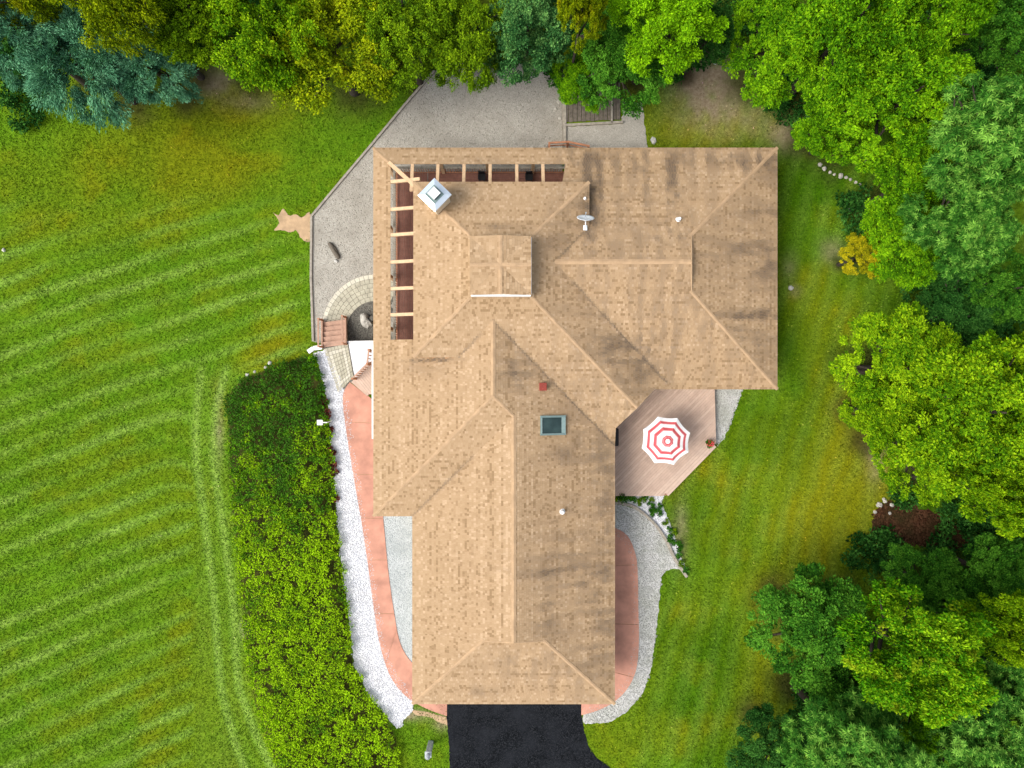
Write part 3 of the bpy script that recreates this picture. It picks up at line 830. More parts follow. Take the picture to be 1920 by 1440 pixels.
VALLEYS = [((DX1, YN - dz_p), (DX1 - (ZE + MS * (CYR - CY0) - ZP) / MS, CYR)), ((DX1 - 0.9, vE(DX1 - 0.9)), (8.4, vE(8.4))), ((BXR, vS(BXR)), (AX1, vS(AX1))), ((AX0, BY0), (AX0 + 3.4, BY0 + 3.4)), ((-2.8, DY0), (-1.6, DY0 + 1.2))]
def shingles(face_list, name, parent, cull=True, zoff=0.0):
    V = []; polys = []; ctr = []; tint = []; usn = []
    for fi, (pl, P) in enumerate(face_list):
        n = pl[2]; t = (-n[1], n[0])
        us = [p[0] * t[0] + p[1] * t[1] for p in P]; ss = [(p[0] - pl[1][0]) * n[0] + (p[1] - pl[1][1]) * n[1] for p in P]
        eh = 0.122; s = math.floor(min(ss) / eh) * eh
        rr = random.Random(100 + int(abs(pl[0] + pl[1][0] * 3 + pl[1][1] * 7) * 10))
        while s < max(ss):
            u = min(us) - rr.uniform(0, 0.3)
            band = rr.gauss(0, 0.13)
            while u < max(us):
                w = rr.choice((0.10, 0.12, 0.14, 0.16))
                q = [(u + 0.004, s), (u + w - 0.004, s), (u + w - 0.004, s + eh + 0.02), (u + 0.004, s + eh + 0.02)]
                # to xy
                def xy(a): return (a[0] * t[0] + (a[1]) * n[0] + pl[1][0] * n[0] * n[0] + pl[1][1] * n[0] * n[1],
                                   a[0] * t[1] + (a[1]) * n[1] + pl[1][0] * n[0] * n[1] + pl[1][1] * n[1] * n[1])
                Q = ccw([xy(a) for a in q])
                C = clip(Q, P)
                lift = 0.012 + rr.random() * 0.010
                th = rr.random() + band
                if len(C) >= 3:
                    cx = sum(p[0] for p in C) / len(C); cy = sum(p[1] for p in C) / len(C)
                    if not cull or pz(pl, cx, cy) > roof_top(cx, cy) - 0.10:
                        b0 = len(V)
                        low = []
                        for p in C:
                            sp = (p[0] - pl[1][0]) * n[0] + (p[1] - pl[1][1]) * n[1]
                            k = 1 - (sp - s) / (eh + 0.02)
                            V.append((p[0], p[1], pz(pl, p[0], p[1]) + 0.006 + lift * k + zoff))
                            low.append(abs(sp - s) < 1e-4)
                        polys.append(list(range(b0, b0 + len(C)))); ctr.append((cx, cy)); tint.append(th); usn.append((u + 31 * n[0], s + 17 * n[1]))
                        m_ = len(C)
                        for j in range(m_):
                            if low[j] and low[(j + 1) % m_]:
                                a = V[b0 + j]; c = V[b0 + (j + 1) % m_]; bb = len(V)
                                V.append((a[0], a[1], a[2] - lift - 0.012)); V.append((c[0], c[1], c[2] - lift - 0.012))
                                polys.append([b0 + j, bb, bb + 1, b0 + (j + 1) % m_]); ctr.append((cx, cy)); tint.append(th); usn.append((u + 31 * n[0], s + 17 * n[1]))
                u += w
            s += eh
    me = bpy.data.meshes.new(name); me.from_pydata(V, [], polys)
    c = np.array(ctr)
    zc = 3.7; k = F / (H - zc); X = 960 + c[:, 0] * k; Y = 720 - c[:, 1] * k
    ac = np.array(usn); nn = 0.6 * fbm(ac[:, 0] * 3.2, ac[:, 1] * 0.45, 41) + 0.4 * fbm(c[:, 0] * 2.5, c[:, 1] * 2.5, 43); n2_ = fbm(c[:, 0] * 0.35, c[:, 1] * 0.35, 47)
    st = np.zeros(len(c))
    for (sx, sy, rx, ry, a) in STAINS_AND_SHADE: st += a * 0.55 * g2(X, Y, sx, sy, rx * 1.3, ry * 1.3) * sstep(0.25, 0.75, nn) * 1.35
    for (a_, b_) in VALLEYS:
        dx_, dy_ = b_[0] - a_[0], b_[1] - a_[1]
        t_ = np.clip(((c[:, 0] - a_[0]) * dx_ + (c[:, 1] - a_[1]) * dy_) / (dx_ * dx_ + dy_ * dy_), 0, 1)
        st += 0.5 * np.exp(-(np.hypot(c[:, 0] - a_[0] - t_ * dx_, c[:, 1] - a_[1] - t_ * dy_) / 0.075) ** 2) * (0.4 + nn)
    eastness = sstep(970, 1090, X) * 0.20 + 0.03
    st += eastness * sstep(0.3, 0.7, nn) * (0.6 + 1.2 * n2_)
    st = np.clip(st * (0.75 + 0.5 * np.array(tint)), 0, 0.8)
    a = me.attributes.new('tint', 'FLOAT', 'FACE'); a.data.foreach_set('value', np.clip(tint, 0, 1).astype(np.float32))
    a = me.attributes.new('stain_shade', 'FLOAT', 'FACE'); a.data.foreach_set('value', st.astype(np.float32))
    o = link(name, me, M['shingle'], parent); o['kind'] = 'stuff'
    return o

roof = MB()
for pl, P in FACES:
    roof.poly([(x, y, pz(pl, x, y) - 0.012) for x, y in P])
roof_o = roof.build('roof', M['roof_deck'], house)
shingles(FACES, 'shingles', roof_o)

# ridge and hip caps: one folded strip per cap
def cap_mesh(L_, w=0.17, drop=0.06):
    mb = MB(); t = 0.022
    a = [(0, -w, -drop), (0, 0, 0), (0, w, -drop)]
    lo, hi = 0.010, 0.026
    for (y0, z0), (y1, z1) in (((-w, -drop), (0, 0)), ((0, 0), (w, -drop))):
        mb.poly([(0, y0, z0 + hi), (L_, y0, z0 + lo), (L_, y1, z1 + lo), (0, y1, z1 + hi)][::-1])
        mb.poly([(0, y0, z0 - t), (0, y0, z0 + hi), (0, y1, z1 + hi), (0, y1, z1 - t)])
    mb.poly([(0, -w, -drop + hi), (L_, -w, -drop + lo), (L_, -w, -drop - t), (0, -w, -drop - t)][::-1])
    mb.poly([(0, w, -drop + hi), (L_, w, -drop + lo), (L_, w, -drop - t), (0, w, -drop - t)])
    me = bpy.data.meshes.new('ridge_cap'); me.from_pydata(mb.v, [], mb.f); me.materials.append(M['cap_shingle']); me.update()
    return me
CAPL = 0.42
cap_ridge = cap_mesh(CAPL + 0.05, 0.125, 0.041); cap_hip = cap_mesh(CAPL + 0.05, 0.09, 0.021)
def caps(a, b_, parent, me):
    a = Vector(a); b_ = Vector(b_); d = b_ - a; n = max(1, round(d.length / CAPL)); x = d.normalized()
    y = Vector((0, 0, 1)).cross(x).normalized(); z = x.cross(y)
    R = Matrix((x, y, z)).transposed().to_4x4()
    for i in range(n):
        o = bpy.data.objects.new('ridge_cap', me); COL.objects.link(o); o.parent = parent
        p = a + d * (i / n)
        o.matrix_world = Matrix.Translation(p + Vector((random.uniform(-.008, .008), random.uniform(-.008, .008), 0.012 + random.uniform(0, .006)))) @ R
def P3(pl, x, y): return (x, y, pz(pl, x, y))
caps(P3(pAW, AXR, AYG + 0.06), P3(pAW, AXR, BY0 + AXR - AX0), roof_o, cap_ridge)
caps(P3(pAS, AX0, AY0), P3(pAS, AXR - AG, AYG), roof_o, cap_hip)
caps(P3(pAS, AX1, AY0), P3(pAS, AXR + AG, AYG), roof_o, cap_hip)
caps(P3(pBW, BX0, BY0), P3(pBW, BXR, BY0 + BXR - BX0), roof_o, cap_hip)
caps(P3(pAE, AXR, BY0 + AXR - AX0), P3(pAE, BXR, BY0 + BXR - BX0), roof_o, cap_hip)
caps(P3(pBW, BXR, BY0 + BXR - BX0), P3(pBW, BXR, vS(BXR)), roof_o, cap_ridge)
caps(P3(pCE, CX1, YN), P3(pCE, CXG, CYR + CG), roof_o, cap_hip)
caps(P3(pCE, CX1, CY0), P3(pCE, CXG, CYR - CG), roof_o, cap_hip)
caps(P3(pCS, CXG - 0.08, CYR), P3(pCS, DX1 - (ZE + MS * (CYR - CY0) - ZP) / MS, CYR), roof_o, cap_ridge)
q = QH + 0.1
caps(P3(pDW, DX0, DY0), P3(pDW, PX - q, PY - q), roof_o, cap_hip)
caps(P3(pDE, DX1, DY1), P3(pDE, PX + q, PY + q), roof_o, cap_hip)
caps(P3(pDE, hipx, hipy), P3(pDE, PX + q, PY - q), roof_o, cap_hip)
caps(P3(pBW, BX0, YN), P3(pBW, OXS, OYN), roof_o, cap_hip)
for a, c in (((DX0, DY1), (PX - q, PY + q)),):
    caps(P3(pDW, *a), P3(pDW, *c), roof_o, cap_hip)

# gablets at the two wing ends
for nm, pts, out in (('gablet', [(AXR - AG, AYG), (AXR + AG, AYG)], (0, -1)), ('gablet', [(CXG, CYR - CG), (CXG, CYR + CG)], (1, 0))):
    zb = pz(pAS, 0, AYG) if out[0] == 0 else pz(pCE, CXG, 0)
    zt = pz(pAW, AXR, 0) if out[0] == 0 else pz(pCS, 0, CYR)
    mid = ((pts[0][0] + pts[1][0]) / 2 - out[0] * 0.12, (pts[0][1] + pts[1][1]) / 2 - out[1] * 0.09)
    mb = MB()
    tri = [(pts[0][0], pts[0][1], zb - 0.05), (pts[1][0], pts[1][1], zb - 0.05), (mid[0], mid[1], zt - 0.02)]
    back = [(p[0] - out[0] * 0.1, p[1] - out[1] * 0.1, p[2]) for p in tri]
    mb.poly(tri); mb.poly(back[::-1])
    for i in range(3): mb.poly([tri[i], tri[(i + 1) % 3], back[(i + 1) % 3], back[i]])
    mb.build(nm, M['stucco'], house)
    # rake boards with a small overhang
    for e in (0, 1):
        a = Vector((pts[e][0] + out[0] * 0.02, pts[e][1] + out[1] * 0.02, zb)); c = Vector((mid[0] + out[0] * 0.02, mid[1] + out[1] * 0.02, zt))
        MB().bar(a, c, 0.06, 0.04).build('rake_board', M['cap_shingle'], house)

# fascia and gutters along the eaves
def fascia(a, b_, z, h=0.2, mat='fascia', th=0.04, name='fascia'):
    a = Vector((*a, z - h / 2 - 0.015)); b_ = Vector((*b_, z - h / 2 - 0.015))
    MB().bar(a, b_, th, h).build(name, M[mat], house)
loop = [(BX0, BY0), (AX0, BY0), (AX0, AY0), (AX1, AY0), (AX1, AX1 - CUT), (CUT + CY0, CY0), (CX1, CY0), (CX1, YN), (BX0, YN)]
for i in range(len(loop)):
    a = Vector(loop[i]); c = Vector(loop[(i + 1) % len(loop)])
    d = (c - a).normalized(); nin = Vector((-d.y, d.x)) * 0.03
    if i in (2, 3, 5, 6, 7, 0, 1, 8, 4):
        fascia(a + nin, c + nin, ZE)
# gutter on the west eave
MB().bar((BX0 - 0.045, -3.0, ZE - 0.07), (BX0 - 0.045, 2.3, ZE - 0.07), 0.09, 0.09).build('gutter', M['white'], house)
# raking fascia over the clipped corner
for a, c, pl in (((AX1, AX1 - CUT), (hipx, hipy), pDS), ((hipx, hipy), (CUT + CY0, CY0), pDE)):
    mb = MB(); mb.poly([(a[0], a[1], ZE - 0.2), (c[0], c[1], ZE - 0.2), (c[0], c[1], pz(pl, *c) + 0.004), (a[0], a[1], pz(pl, *a) + 0.004)])
    o = mb.build('corner_fascia', M['fascia'], house)
    sm = o.modifiers.new('solid', 'SOLIDIFY'); sm.thickness = 0.04; sm.offset = -1
# raised pyramid eave boards
for a, c in (((DX0, DY0), (DX0, DY1)), ((DX0, DY1), (DX1, DY1)), ((DX1, DY1), (DX1, 8.0)), ((DX0, DY0), (-2.7, DY0))):
    d = (Vector(c) - Vector(a)).normalized()
    ctr = Vector((PX, PY)); mid = (Vector(a) + Vector(c)) / 2
    nin = Vector((-d.y, d.x)); nin = nin if nin.dot(ctr - mid) > 0 else -nin
    fascia(Vector(a) + nin * 0.03, Vector(c) + nin * 0.03, ZP, 0.22, 'fascia')
MB().bar((DX0 + 0.25, DY0 + 0.12, 3.95), (-2.9, DY0 + 0.12, 3.95), 0.1, 0.75).build('clerestory_wall', M['fascia'], house)

# walls
wall = MB()
OV = 0.5
wall.prism([(AX0 + OV, AY0 + OV), (AX1 - OV, AY0 + OV), (AX1 - OV, -2.2), (AX0 + OV, -2.2)], -0.3, ZE + 0.02)
wall.build('wall', M['stucco'], house)
wall = MB(); wall.prism([(BX0 + OV, BY0 + OV), (AX0 + OV - 0.02, BY0 + OV), (AX0 + OV - 0.02, OY0 - 0.4), (BX0 + OV, OY0 - 0.4)], -1.1, ZE + 0.02)
wall.build('wall', M['stucco'], house)
wall = MB(); wall.prism([(DX0 + 0.25, OY0 - 0.4), (OX1 + 0.3, OY0 - 0.4), (OX1 + 0.3, DY1 - 0.25), (DX0 + 0.25, DY1 - 0.25)], -1.1, lambda x, y: min(ZP - 0.1, 4.2))
wall.build('wall', M['stucco'], house)
wall = MB(); wall.prism([(OX1 + 0.32, CY0 + OV), (CX1 - OV, CY0 + OV), (CX1 - OV, YN - OV), (OX1 + 0.32, YN - OV)], -1.1, ZE + 0.02)
wall.build('wall', M['stucco'], house)
# window and door openings on the walls
def window(c, w, h, nrm):
    d = Vector((nrm[1], -nrm[0], 0)); n = Vector((*nrm, 0)); c = Vector(c)
    f = MB()
    f.bar(c - d * w / 2 + n * 0.03 + Vector((0, 0, h / 2)), c + d * w / 2 + n * 0.03 + Vector((0, 0, h / 2)), 0.07, 0.09)
    f.bar(c - d * w / 2 + n * 0.03 - Vector((0, 0, h / 2)), c + d * w / 2 + n * 0.03 - Vector((0, 0, h / 2)), 0.07, 0.09)
    for s in (-1, 0, 1):
        f.bar(c + d * w / 2 * s + n * 0.028 - Vector((0, 0, h / 2)), c + d * w / 2 * s + n * 0.028 + Vector((0, 0, h / 2)), 0.06, 0.08)
    o = f.build('window', M['white'], house)
    g = MB(); g.bar(c - d * (w / 2 - 0.03) + n * 0.01, c + d * (w / 2 - 0.03) + n * 0.01, 0.02, h - 0.06)
    g.build('pane', M['glass'], o)
for x in (-2.9, 3.1):
    gd = MB()
    for k in range(4): gd.box((x, AY0 + OV - 0.03, 0.3 + 0.55 * k), (3.6, 0.05, 0.535))
    gd.build('garage_door', M['white'], house)
for y in (-12, -8.5): window((AX1 - OV, y, 1.5), 1.3, 1.2, (1, 0))
for y in (2.5, 6.3, 10): window((CX1 - OV, y, 1.5), 1.5, 1.3, (1, 0))
for x in (6, 9, 12): window((x, YN - OV, 1.5), 1.5, 1.3, (0, 1))
for y in (-5, -2): window((BX0 + OV, y, 1.5), 1.4, 1.3, (-1, 0))
for y in (4, 6.2, 8.4): window((DX0 + 0.25, y, 1.15), 1.7, 2.0, (-1, 0))
for x in (-3.4, -1.0, 1.4): window((x, DY1 - 0.25, 1.15), 1.7, 2.0, (0, 1))
for y in (-11, -14): window((AX0 + OV, y, 1.5), 1.2, 1.1, (-1, 0))

# corner balcony under the pergola: floor boards, rail, posts
balcony = MB()
FX0, FY1 = BX0 + 0.80, YN - 0.50
PXW = BX0 + 0.55
k = 0
y = OY0 - 0.3
bd = MB()
x = FX0
while x < DX0 + 0.2:
    bd.box((x + 0.066, (OY0 - 0.4 + FY1) / 2, -0.02), (0.132, FY1 - OY0 + 0.4, 0.035)); x += 0.14
y = DY1 - 0.24
while y < FY1:
    bd.box(((DX0 + 0.25 + OX1 + 0.3) / 2 , y + 0.066, -0.021), (OX1 + 0.3 - DX0 - 0.25 - 0.04, 0.132, 0.035)); y += 0.14
bal = bd.build('balcony_floor', M['deck_brown'], house)
for a, c in (((FX0 + 0.05, OY0 - 0.3), (FX0 + 0.05, FY1 - 0.05)), ((FX0 + 0.05, FY1 - 0.05), (OX1 + 0.2, FY1 - 0.05))):
    MB().bar((*a, 1.02), (*c, 1.02), 0.12, 0.05).build('balcony_rail', M['timber'], house)
    MB().bar((*a, 0.12), (*c, 0.12), 0.05, 0.05).build('balcony_rail', M['rail_wood'], house)
    bl_ = MB(); d = Vector(c) - Vector(a); n = int(d.length / 0.14)
    for i in range(n): 
        p = Vector(a) + d * ((i + 0.5) / n)
        bl_.box((p.x, p.y, 0.56), (0.03, 0.03, 0.88))
    bl_.build('balusters', M['rail_wood'], house)['kind'] = 'stuff'
# pergola posts from the yard to the eave strip
posts = [(PXW, FY1 - 0.02)] + [(PXW, yy) for yy in (3.2, 6.2, 9.0)] + [(xx, FY1 - 0.02) for xx in (-4.0, -1.4, 1.2)]
for (xx, yy) in posts:
    MB().box((xx, yy, (ZL + 2.6) / 2), (0.18, 0.18, 2.6 - ZL)).build('pergola_post', M['rafter'], house)
MB().bar((PXW, OY0 - 0.3, 2.7), (PXW, FY1 + 0.1, 2.7), 0.2, 0.24).build('pergola_beam', M['rafter'], house)
MB().bar((PXW, FY1, 2.705), (OX1 + 0.3, FY1, 2.705), 0.2, 0.24).build('pergola_beam', M['rafter'], house)
# rafters across the openings
ras = [316, 340, 392, 440, 491, 541, 590]
for py in ras[1:]:
    yy = at2(0, py, 3.2)[1]
    MB().bar((OXS - 0.12, yy, pz(pBW, OXS - 0.12, 0) - 0.06), (DX0 + 0.26, yy, pz(pBW, DX0 + 0.26, 0) - 0.06), 0.17, 0.13).build('rafter', M['rafter'], house)
for px in (773, 821, 870, 919, 969, 1018):
    xx = at2(px, 0, 3.2)[0]
    MB().bar((xx, OYN + 0.12, pz(pN, 0, OYN + 0.12) - 0.06), (xx, DY1 - 0.26, pz(pN, 0, DY1 - 0.26) - 0.06), 0.17, 0.13).build('rafter', M['rafter'], house)
MB().bar((OXS - 0.1, OYN + 0.1, pz(pBW, OXS - 0.1, 0) - 0.03), (DX0 + 0.3, DY1 - 0.3, pz(pBW, DX0 + 0.3, 0) - 0.03), 0.2, 0.15).build('hip_rafter', M['rafter'], house)
# ledger beam against the raised wall
MB().bar((DX0 + 0.13, OY0, 3.46), (DX0 + 0.13, DY1 - 0.1, 3.46), 0.22, 0.16).build('ledger_beam', M['rafter'], house)
MB().bar((DX0 + 0.25, DY1 - 0.13, 3.462), (OX1, DY1 - 0.13, 3.462), 0.22, 0.16).build('ledger_beam', M['rafter'], house)
# dark wall lanterns / chairs seen through the openings
def deck_chair(x, y, rz):
    t = empty('balcony_chair', (x, y, 0.0)); t.rotation_euler = (0, 0, rz)
    MB().box((0, 0, 0.42), (0.48, 0.46, 0.05)).build('seat', M['black'], t, bevel=0.015)
    b_ = MB().box((0, 0.24, 0.72), (0.46, 0.05, 0.56)).build('backrest', M['black'], t, bevel=0.015)
    for sx in (-1, 1):
        for sy in (-1, 1): MB().box((0.2 * sx, 0.2 * sy, 0.2), (0.04, 0.04, 0.4)).build('leg', M['black'], t)
        MB().box((0.25 * sx, 0.0, 0.62), (0.05, 0.46, 0.04)).build('armrest', M['black'], t)
    return t
for (px, py, rz, lb) in ((903, 318, 0, 'black chair on the balcony, middle of the north openings'), (992, 318, 0, 'black chair on the balcony, near the east end of the north openings')):
    xx, yy = at2(px, py, 0.7)
    xx = max(xx, FX0 + 0.40); yy = min(yy, FY1 - 0.42)
    c_ = deck_chair(xx, yy, rz); c_.scale = (0.8, 0.8, 0.9); tag(c_, lb, 'chair', 'black balcony chairs')

# cupola
mb = MB()
zlow = pz(pDS, 0, PY - QHY) - 0.25
mb.prism([(QX0 + 0.1, QY0 + 0.012), (QX1 - 0.1, QY0 + 0.012), (QX1 - 0.1, QY1 - 0.08), (QX0 + 0.1, QY1 - 0.08)], zlow, ZC - 0.02)
cup = mb.build('cupola', M['white'], house)
mb = MB()
c5 = [(QX0, QY0, ZC), (QX1, QY0, ZC), (QX1, QY1, ZC), (QX0, QY1, ZC)]
mids = [(QX, QY0, ZC + QR), (QX1, QY, ZC + QR), (QX, QY1, ZC + QR), (QX0, QY, ZC + QR)]
apex = (QX, QY, ZC + QR)
for i in range(4):
    j = (i + 1) % 4
    mb.poly([c5[i], mids[i], apex]); mb.poly([mids[i], c5[j], apex])
mbg = MB()
ins = lambda p, f=0.985: (QX + (p[0] - QX) * f, QY + (p[1] - QY) * f, p[2] - 0.01)
for i in range(4):
    mbg.poly([ins(c5[i], .95), ins(c5[(i + 1) % 4], .95), ins(mids[i], .95)])
co = mb.build('cupola_roof', M['roof_deck'], house)
mbg.build('cupola_gable', M['white'], cup)
# cupola shingles (each of eight triangles)
V = []; polys = []; tint = []
for i in range(4):
    for (tri) in ([c5[i], mids[i], apex], [mids[i], c5[(i + 1) % 4], apex]):
        Pp = ccw([(p[0], p[1]) for p in tri])
        A_ = np.array([[p[0], p[1], 1] for p in tri]); zz = np.linalg.solve(A_, np.array([p[2] for p in tri]))
        n = Vector((zz[0], zz[1])); gm = n.length; n = n / gm; t = Vector((-n.y, n.x))
        us = [p[0] * t.x + p[1] * t.y for p in tri]; ss = [p[0] * n.x + p[1] * n.y for p in tri]
        s = min(ss)
        while s < max(ss):
            u = min(us) - random.uniform(0, .3)
            while u < max(us):
                w = random.choice((0.15, 0.19, 0.24, 0.3))
                Q = ccw([(a * t.x + b_ * n.x, a * t.y + b_ * n.y) for a, b_ in ((u + .004, s), (u + w - .004, s), (u + w - .004, s + .155), (u + .004, s + .155))])
                C = clip(Q, Pp)
                if len(C) >= 3:
                    lf = 0.012 + random.random() * 0.01; b0 = len(V)
                    for p in C: V.append((p[0], p[1], zz[0] * p[0] + zz[1] * p[1] + zz[2] + 0.006 + lf * (1 - (p[0] * n.x + p[1] * n.y - s) / .155)))
                    polys.append(list(range(b0, b0 + len(C)))); tint.append(random.random())
                u += w
            s += 0.138
me = bpy.data.meshes.new('shingles'); me.from_pydata(V, [], polys)
a = me.attributes.new('tint', 'FLOAT', 'FACE'); a.data.foreach_set('value', np.array(tint, np.float32))
a = me.attributes.new('stain_shade', 'FLOAT', 'FACE'); a.data.foreach_set('value', np.array([0.05 * random.random() for _ in tint], np.float32))
sh2 = link('shingles', me, M['shingle'], co); sh2['kind'] = 'stuff'
cap_low = cap_mesh(CAPL + 0.05, 0.1, 0.016)
for mm in mids: caps(mm, apex, co, cap_low)
for i, (a, c) in enumerate(((c5[0], c5[1]), (c5[1], c5[2]), (c5[2], c5[3]), (c5[3], c5[0]))):
    for p, q_ in ((a, mids[i]), (mids[i], c)):
        p = ins(p, 0.965); q_ = ins(q_, 0.965)
        MB().bar((p[0], p[1], p[2] - 0.07), (q_[0], q_[1], q_[2] - 0.07), 0.03, 0.12).build('cupola_trim', M['white'], cup)

MB().bar((QX0 + 0.05, QY0 - 0.03, ZC - 0.17), (QX1 - 0.02, QY0 - 0.03, ZC - 0.17), 0.06, 0.34).build('cupola_board', M['white'], cup)
MB().bar((QX1 + 0.012, QY0 + 0.05, ZC - 0.10), (QX1 + 0.012, QY1 - 0.05, ZC - 0.10), 0.03, 0.14).build('cupola_board', M['dish_paint'], cup)
# chimney
chx, chy = at2(821, 380, 4.7)
chim = MB(); chim.box((0, 0, 1.15), (0.96, 0.96, 2.7))
ch = chim.build('chimney', M['stucco'], house); ch.location = (chx, chy, 3.75); ch.rotation_euler = (0, 0, math.radians(46))
mb = MB()
cs, ci = 0.60, 0.30; z0, z1 = 2.50, 2.60
o4 = [(-cs, -cs), (cs, -cs), (cs, cs), (-cs, cs)]; i4 = [(-ci, -ci), (ci, -ci), (ci, ci), (-ci, ci)]
for i in range(4):
    j = (i + 1) % 4
    mb.poly([(*o4[i], z0), (*o4[j], z0), (*i4[j], z1), (*i4[i], z1)])
    mb.poly([(*o4[i], z0 - 0.12), (*o4[j], z0 - 0.12), (*o4[j], z0), (*o4[i], z0)])
mb.poly([(*p, z0 - 0.12) for p in o4[::-1]])
mb.poly([(*p, z1) for p in i4])
fl = MB(); fl.box((0, 0, z1 - 0.01), (0.68, 0.68, 0.05)); fl.build('flue_collar', M['frame_teal'], ch)
mb.build('chimney_cap', M['metal_cap'], ch)
fl = MB(); fl.box((0, 0, 2.66), (0.42, 0.42, 0.22)); fl.build('flue', M['black'], ch)
fl = MB(); fl.box((0, 0, 2.83), (0.46, 0.46, 0.03)); fl.box((0, 0, 2.86), (0.06, 0.06, 0.04)); fl.build('flue_cover', M['pvc'], ch)
fl = MB()
for sx in (-1, 1):
    for sy in (-1, 1): fl.box((0.22 * sx, 0.22 * sy, 2.78), (0.03, 0.03, 0.1))
fl.build('flue_bracket', M['metal_grey'], ch)
fl = MB(); fl.box((0, 0, -0.02), (1.2, 1.2, 0.1))

# skylight on the garage wing's east slope
sx, sy = at2(1036, 797.5, 4.05)
SR = Matrix.Rotation(math.atan(MS), 3, 'Y')
def on_slope(lx, ly, lz): return Vector((sx, sy, pz(pAE, sx, sy))) + SR @ Vector((lx, ly, lz))
sk = MB()
LW, LD = 1.42, 0.94
for (a, c, w) in ((( -LW/2, -LD/2), (LW/2, -LD/2), .1), ((-LW/2, LD/2), (LW/2, LD/2), .1)):
    sk.bar(on_slope(*a, 0.08), on_slope(*c, 0.08), w, 0.16)
for xx, w in ((-LW/2 + .05, .1), (LW/2 - .11, .22)):
    sk.bar(on_slope(xx, -LD/2 + 0.05, 0.08), on_slope(xx, LD/2 - 0.05, 0.08), w, 0.158)
sko = sk.build('skylight', M['frame_teal'], house)
g = MB(); g.bar(on_slope(-LW/2 + .08, 0, 0.10), on_slope(LW/2 - .2, 0, 0.10), LD - .1, 0.03); g.build('pane', M['glass'], sko)

# roof vents
vx, vy = at2(1018, 725, 4.35)
mb = MB(); mb.box((vx, vy, pz(pAE, vx, vy) + 0.13), (0.34, 0.36, 0.3)); mb.box((vx, vy, pz(pAE, vx, vy) + 0.3), (0.40, 0.42, 0.04))
mb.build('box_vent', M['red_vent'], house, bevel=0.02)
for (px, py, pl, r_, h_) in ((1273, 411, pN, .08, .35), (1055, 963, pAE, .09, .4), (1096, 373, pDE, .05, .18)):
    vx, vy = at2(px, py, 4.4); zz = pz(pl, vx, vy)
    mb = MB(); mb.tube([(vx, vy, zz - 0.1), (vx, vy, zz + h_)], [r_, r_], 12)
    mb.tube([(vx, vy, zz - 0.02), (vx, vy, zz + 0.09)], [r_ * 2.0, r_ * 1.1], 12)
    mb.build('vent_pipe', M['pvc'], house, smooth=False)

# satellite dish at the raised eave
dx, dy = at2(1097, 427, 4.5)
dish = empty('satellite_dish', (dx, dy, pz(pDE, dx, dy) if False else ZP + MS * (DX1 - dx)), 'pale grey satellite dish on the east eave of the raised roof', 'satellite dish')
mb = MB(); mb.tube([(0, 0, -0.02), (0, 0.02, 0.25), (-0.02, 0.25, 0.5)], [0.03, 0.03, 0.025], 8); mb.build('mast', M['dish_paint'], dish)
mb = MB(); mb.box((0, 0, 0.02), (0.22, 0.26, 0.05)); mb.build('foot', M['dish_paint'], dish)
me = bpy.data.meshes.new('reflector'); bmx = bmesh.new()
nr, na = 5, 24; prev = None; R_ = 0.45
rows_ = []
for i in range(nr + 1):
    r0 = R_ * i / nr
    rows_.append([bmx.verts.new((r0 * math.cos(2 * math.pi * k / na), r0 * 0.92 * math.sin(2 * math.pi * k / na), 0.32 * (r0 ** 2))) for k in range(na)] if i else [bmx.verts.new((0, 0, 0))])
for i in range(nr):
    for k in range(na):
        k2 = (k + 1) % na
        if i == 0: bmx.faces.new((rows_[0][0], rows_[1][k], rows_[1][k2]))
        else: bmx.faces.new((rows_[i][k], rows_[i + 1][k], rows_[i + 1][k2], rows_[i][k2]))
for f in bmx.faces: f.smooth = True
bmx.to_mesh(me); bmx.free()
rf = link('reflector', me, M['dish_paint'], dish); rf.location = (-0.03, 0.36, 0.55); rf.rotation_euler = (math.radians(-58), math.radians(3), 0)
s_ = rf.modifiers.new('solid', 'SOLIDIFY'); s_.thickness = 0.02
mb = MB(); mb.tube([(-0.03, 0.25, 0.35), (-0.02, 0.5, 0.38), (-0.02, 0.62, 0.62)], [0.016] * 3, 6); mb.box((-0.02, 0.63, 0.66), (0.06, 0.07, 0.07)); mb.build('feed_arm', M['metal_grey'], dish)

# ------------------------------------------------------------------ deck with the parasol
ZD = 0.42
DP = W([(1120, 690), (1339, 690), (1343, 838), (1253, 930), (1120, 930)], ZD)
deck = empty('deck', (0, 0, 0), 'pinkish tan board deck tucked in the corner east of the garage', 'deck')
dd = Vector((1, 1, 0)).normalized(); dn = Vector((1, -1, 0)).normalized()
us = [p[0] * dn.x + p[1] * dn.y for p in DP]; vs = [p[0] * dd.x + p[1] * dd.y for p in DP]
u = min(us); bw = 0.142; edge_u = max(us) - 0.34
DPc = ccw(DP)
# convex hull of the deck outline is good enough for the clipping
while u < edge_u:
    Q = ccw([(a * dn.x + c * dd.x, a * dn.y + c * dd.y) for a, c in ((u, min(vs)), (u + bw - 0.008, min(vs)), (u + bw - 0.008, max(vs)), (u, max(vs)))])
    C = clip(Q, DPc)
    if len(C) >= 3:
        mb = MB(); mb.prism(C, ZD - 0.03, ZD + random.uniform(-0.003, 0.003)); mb.build('board', M[random.choice(('deck_tan', 'deck_tan2'))], deck)
    u += bw
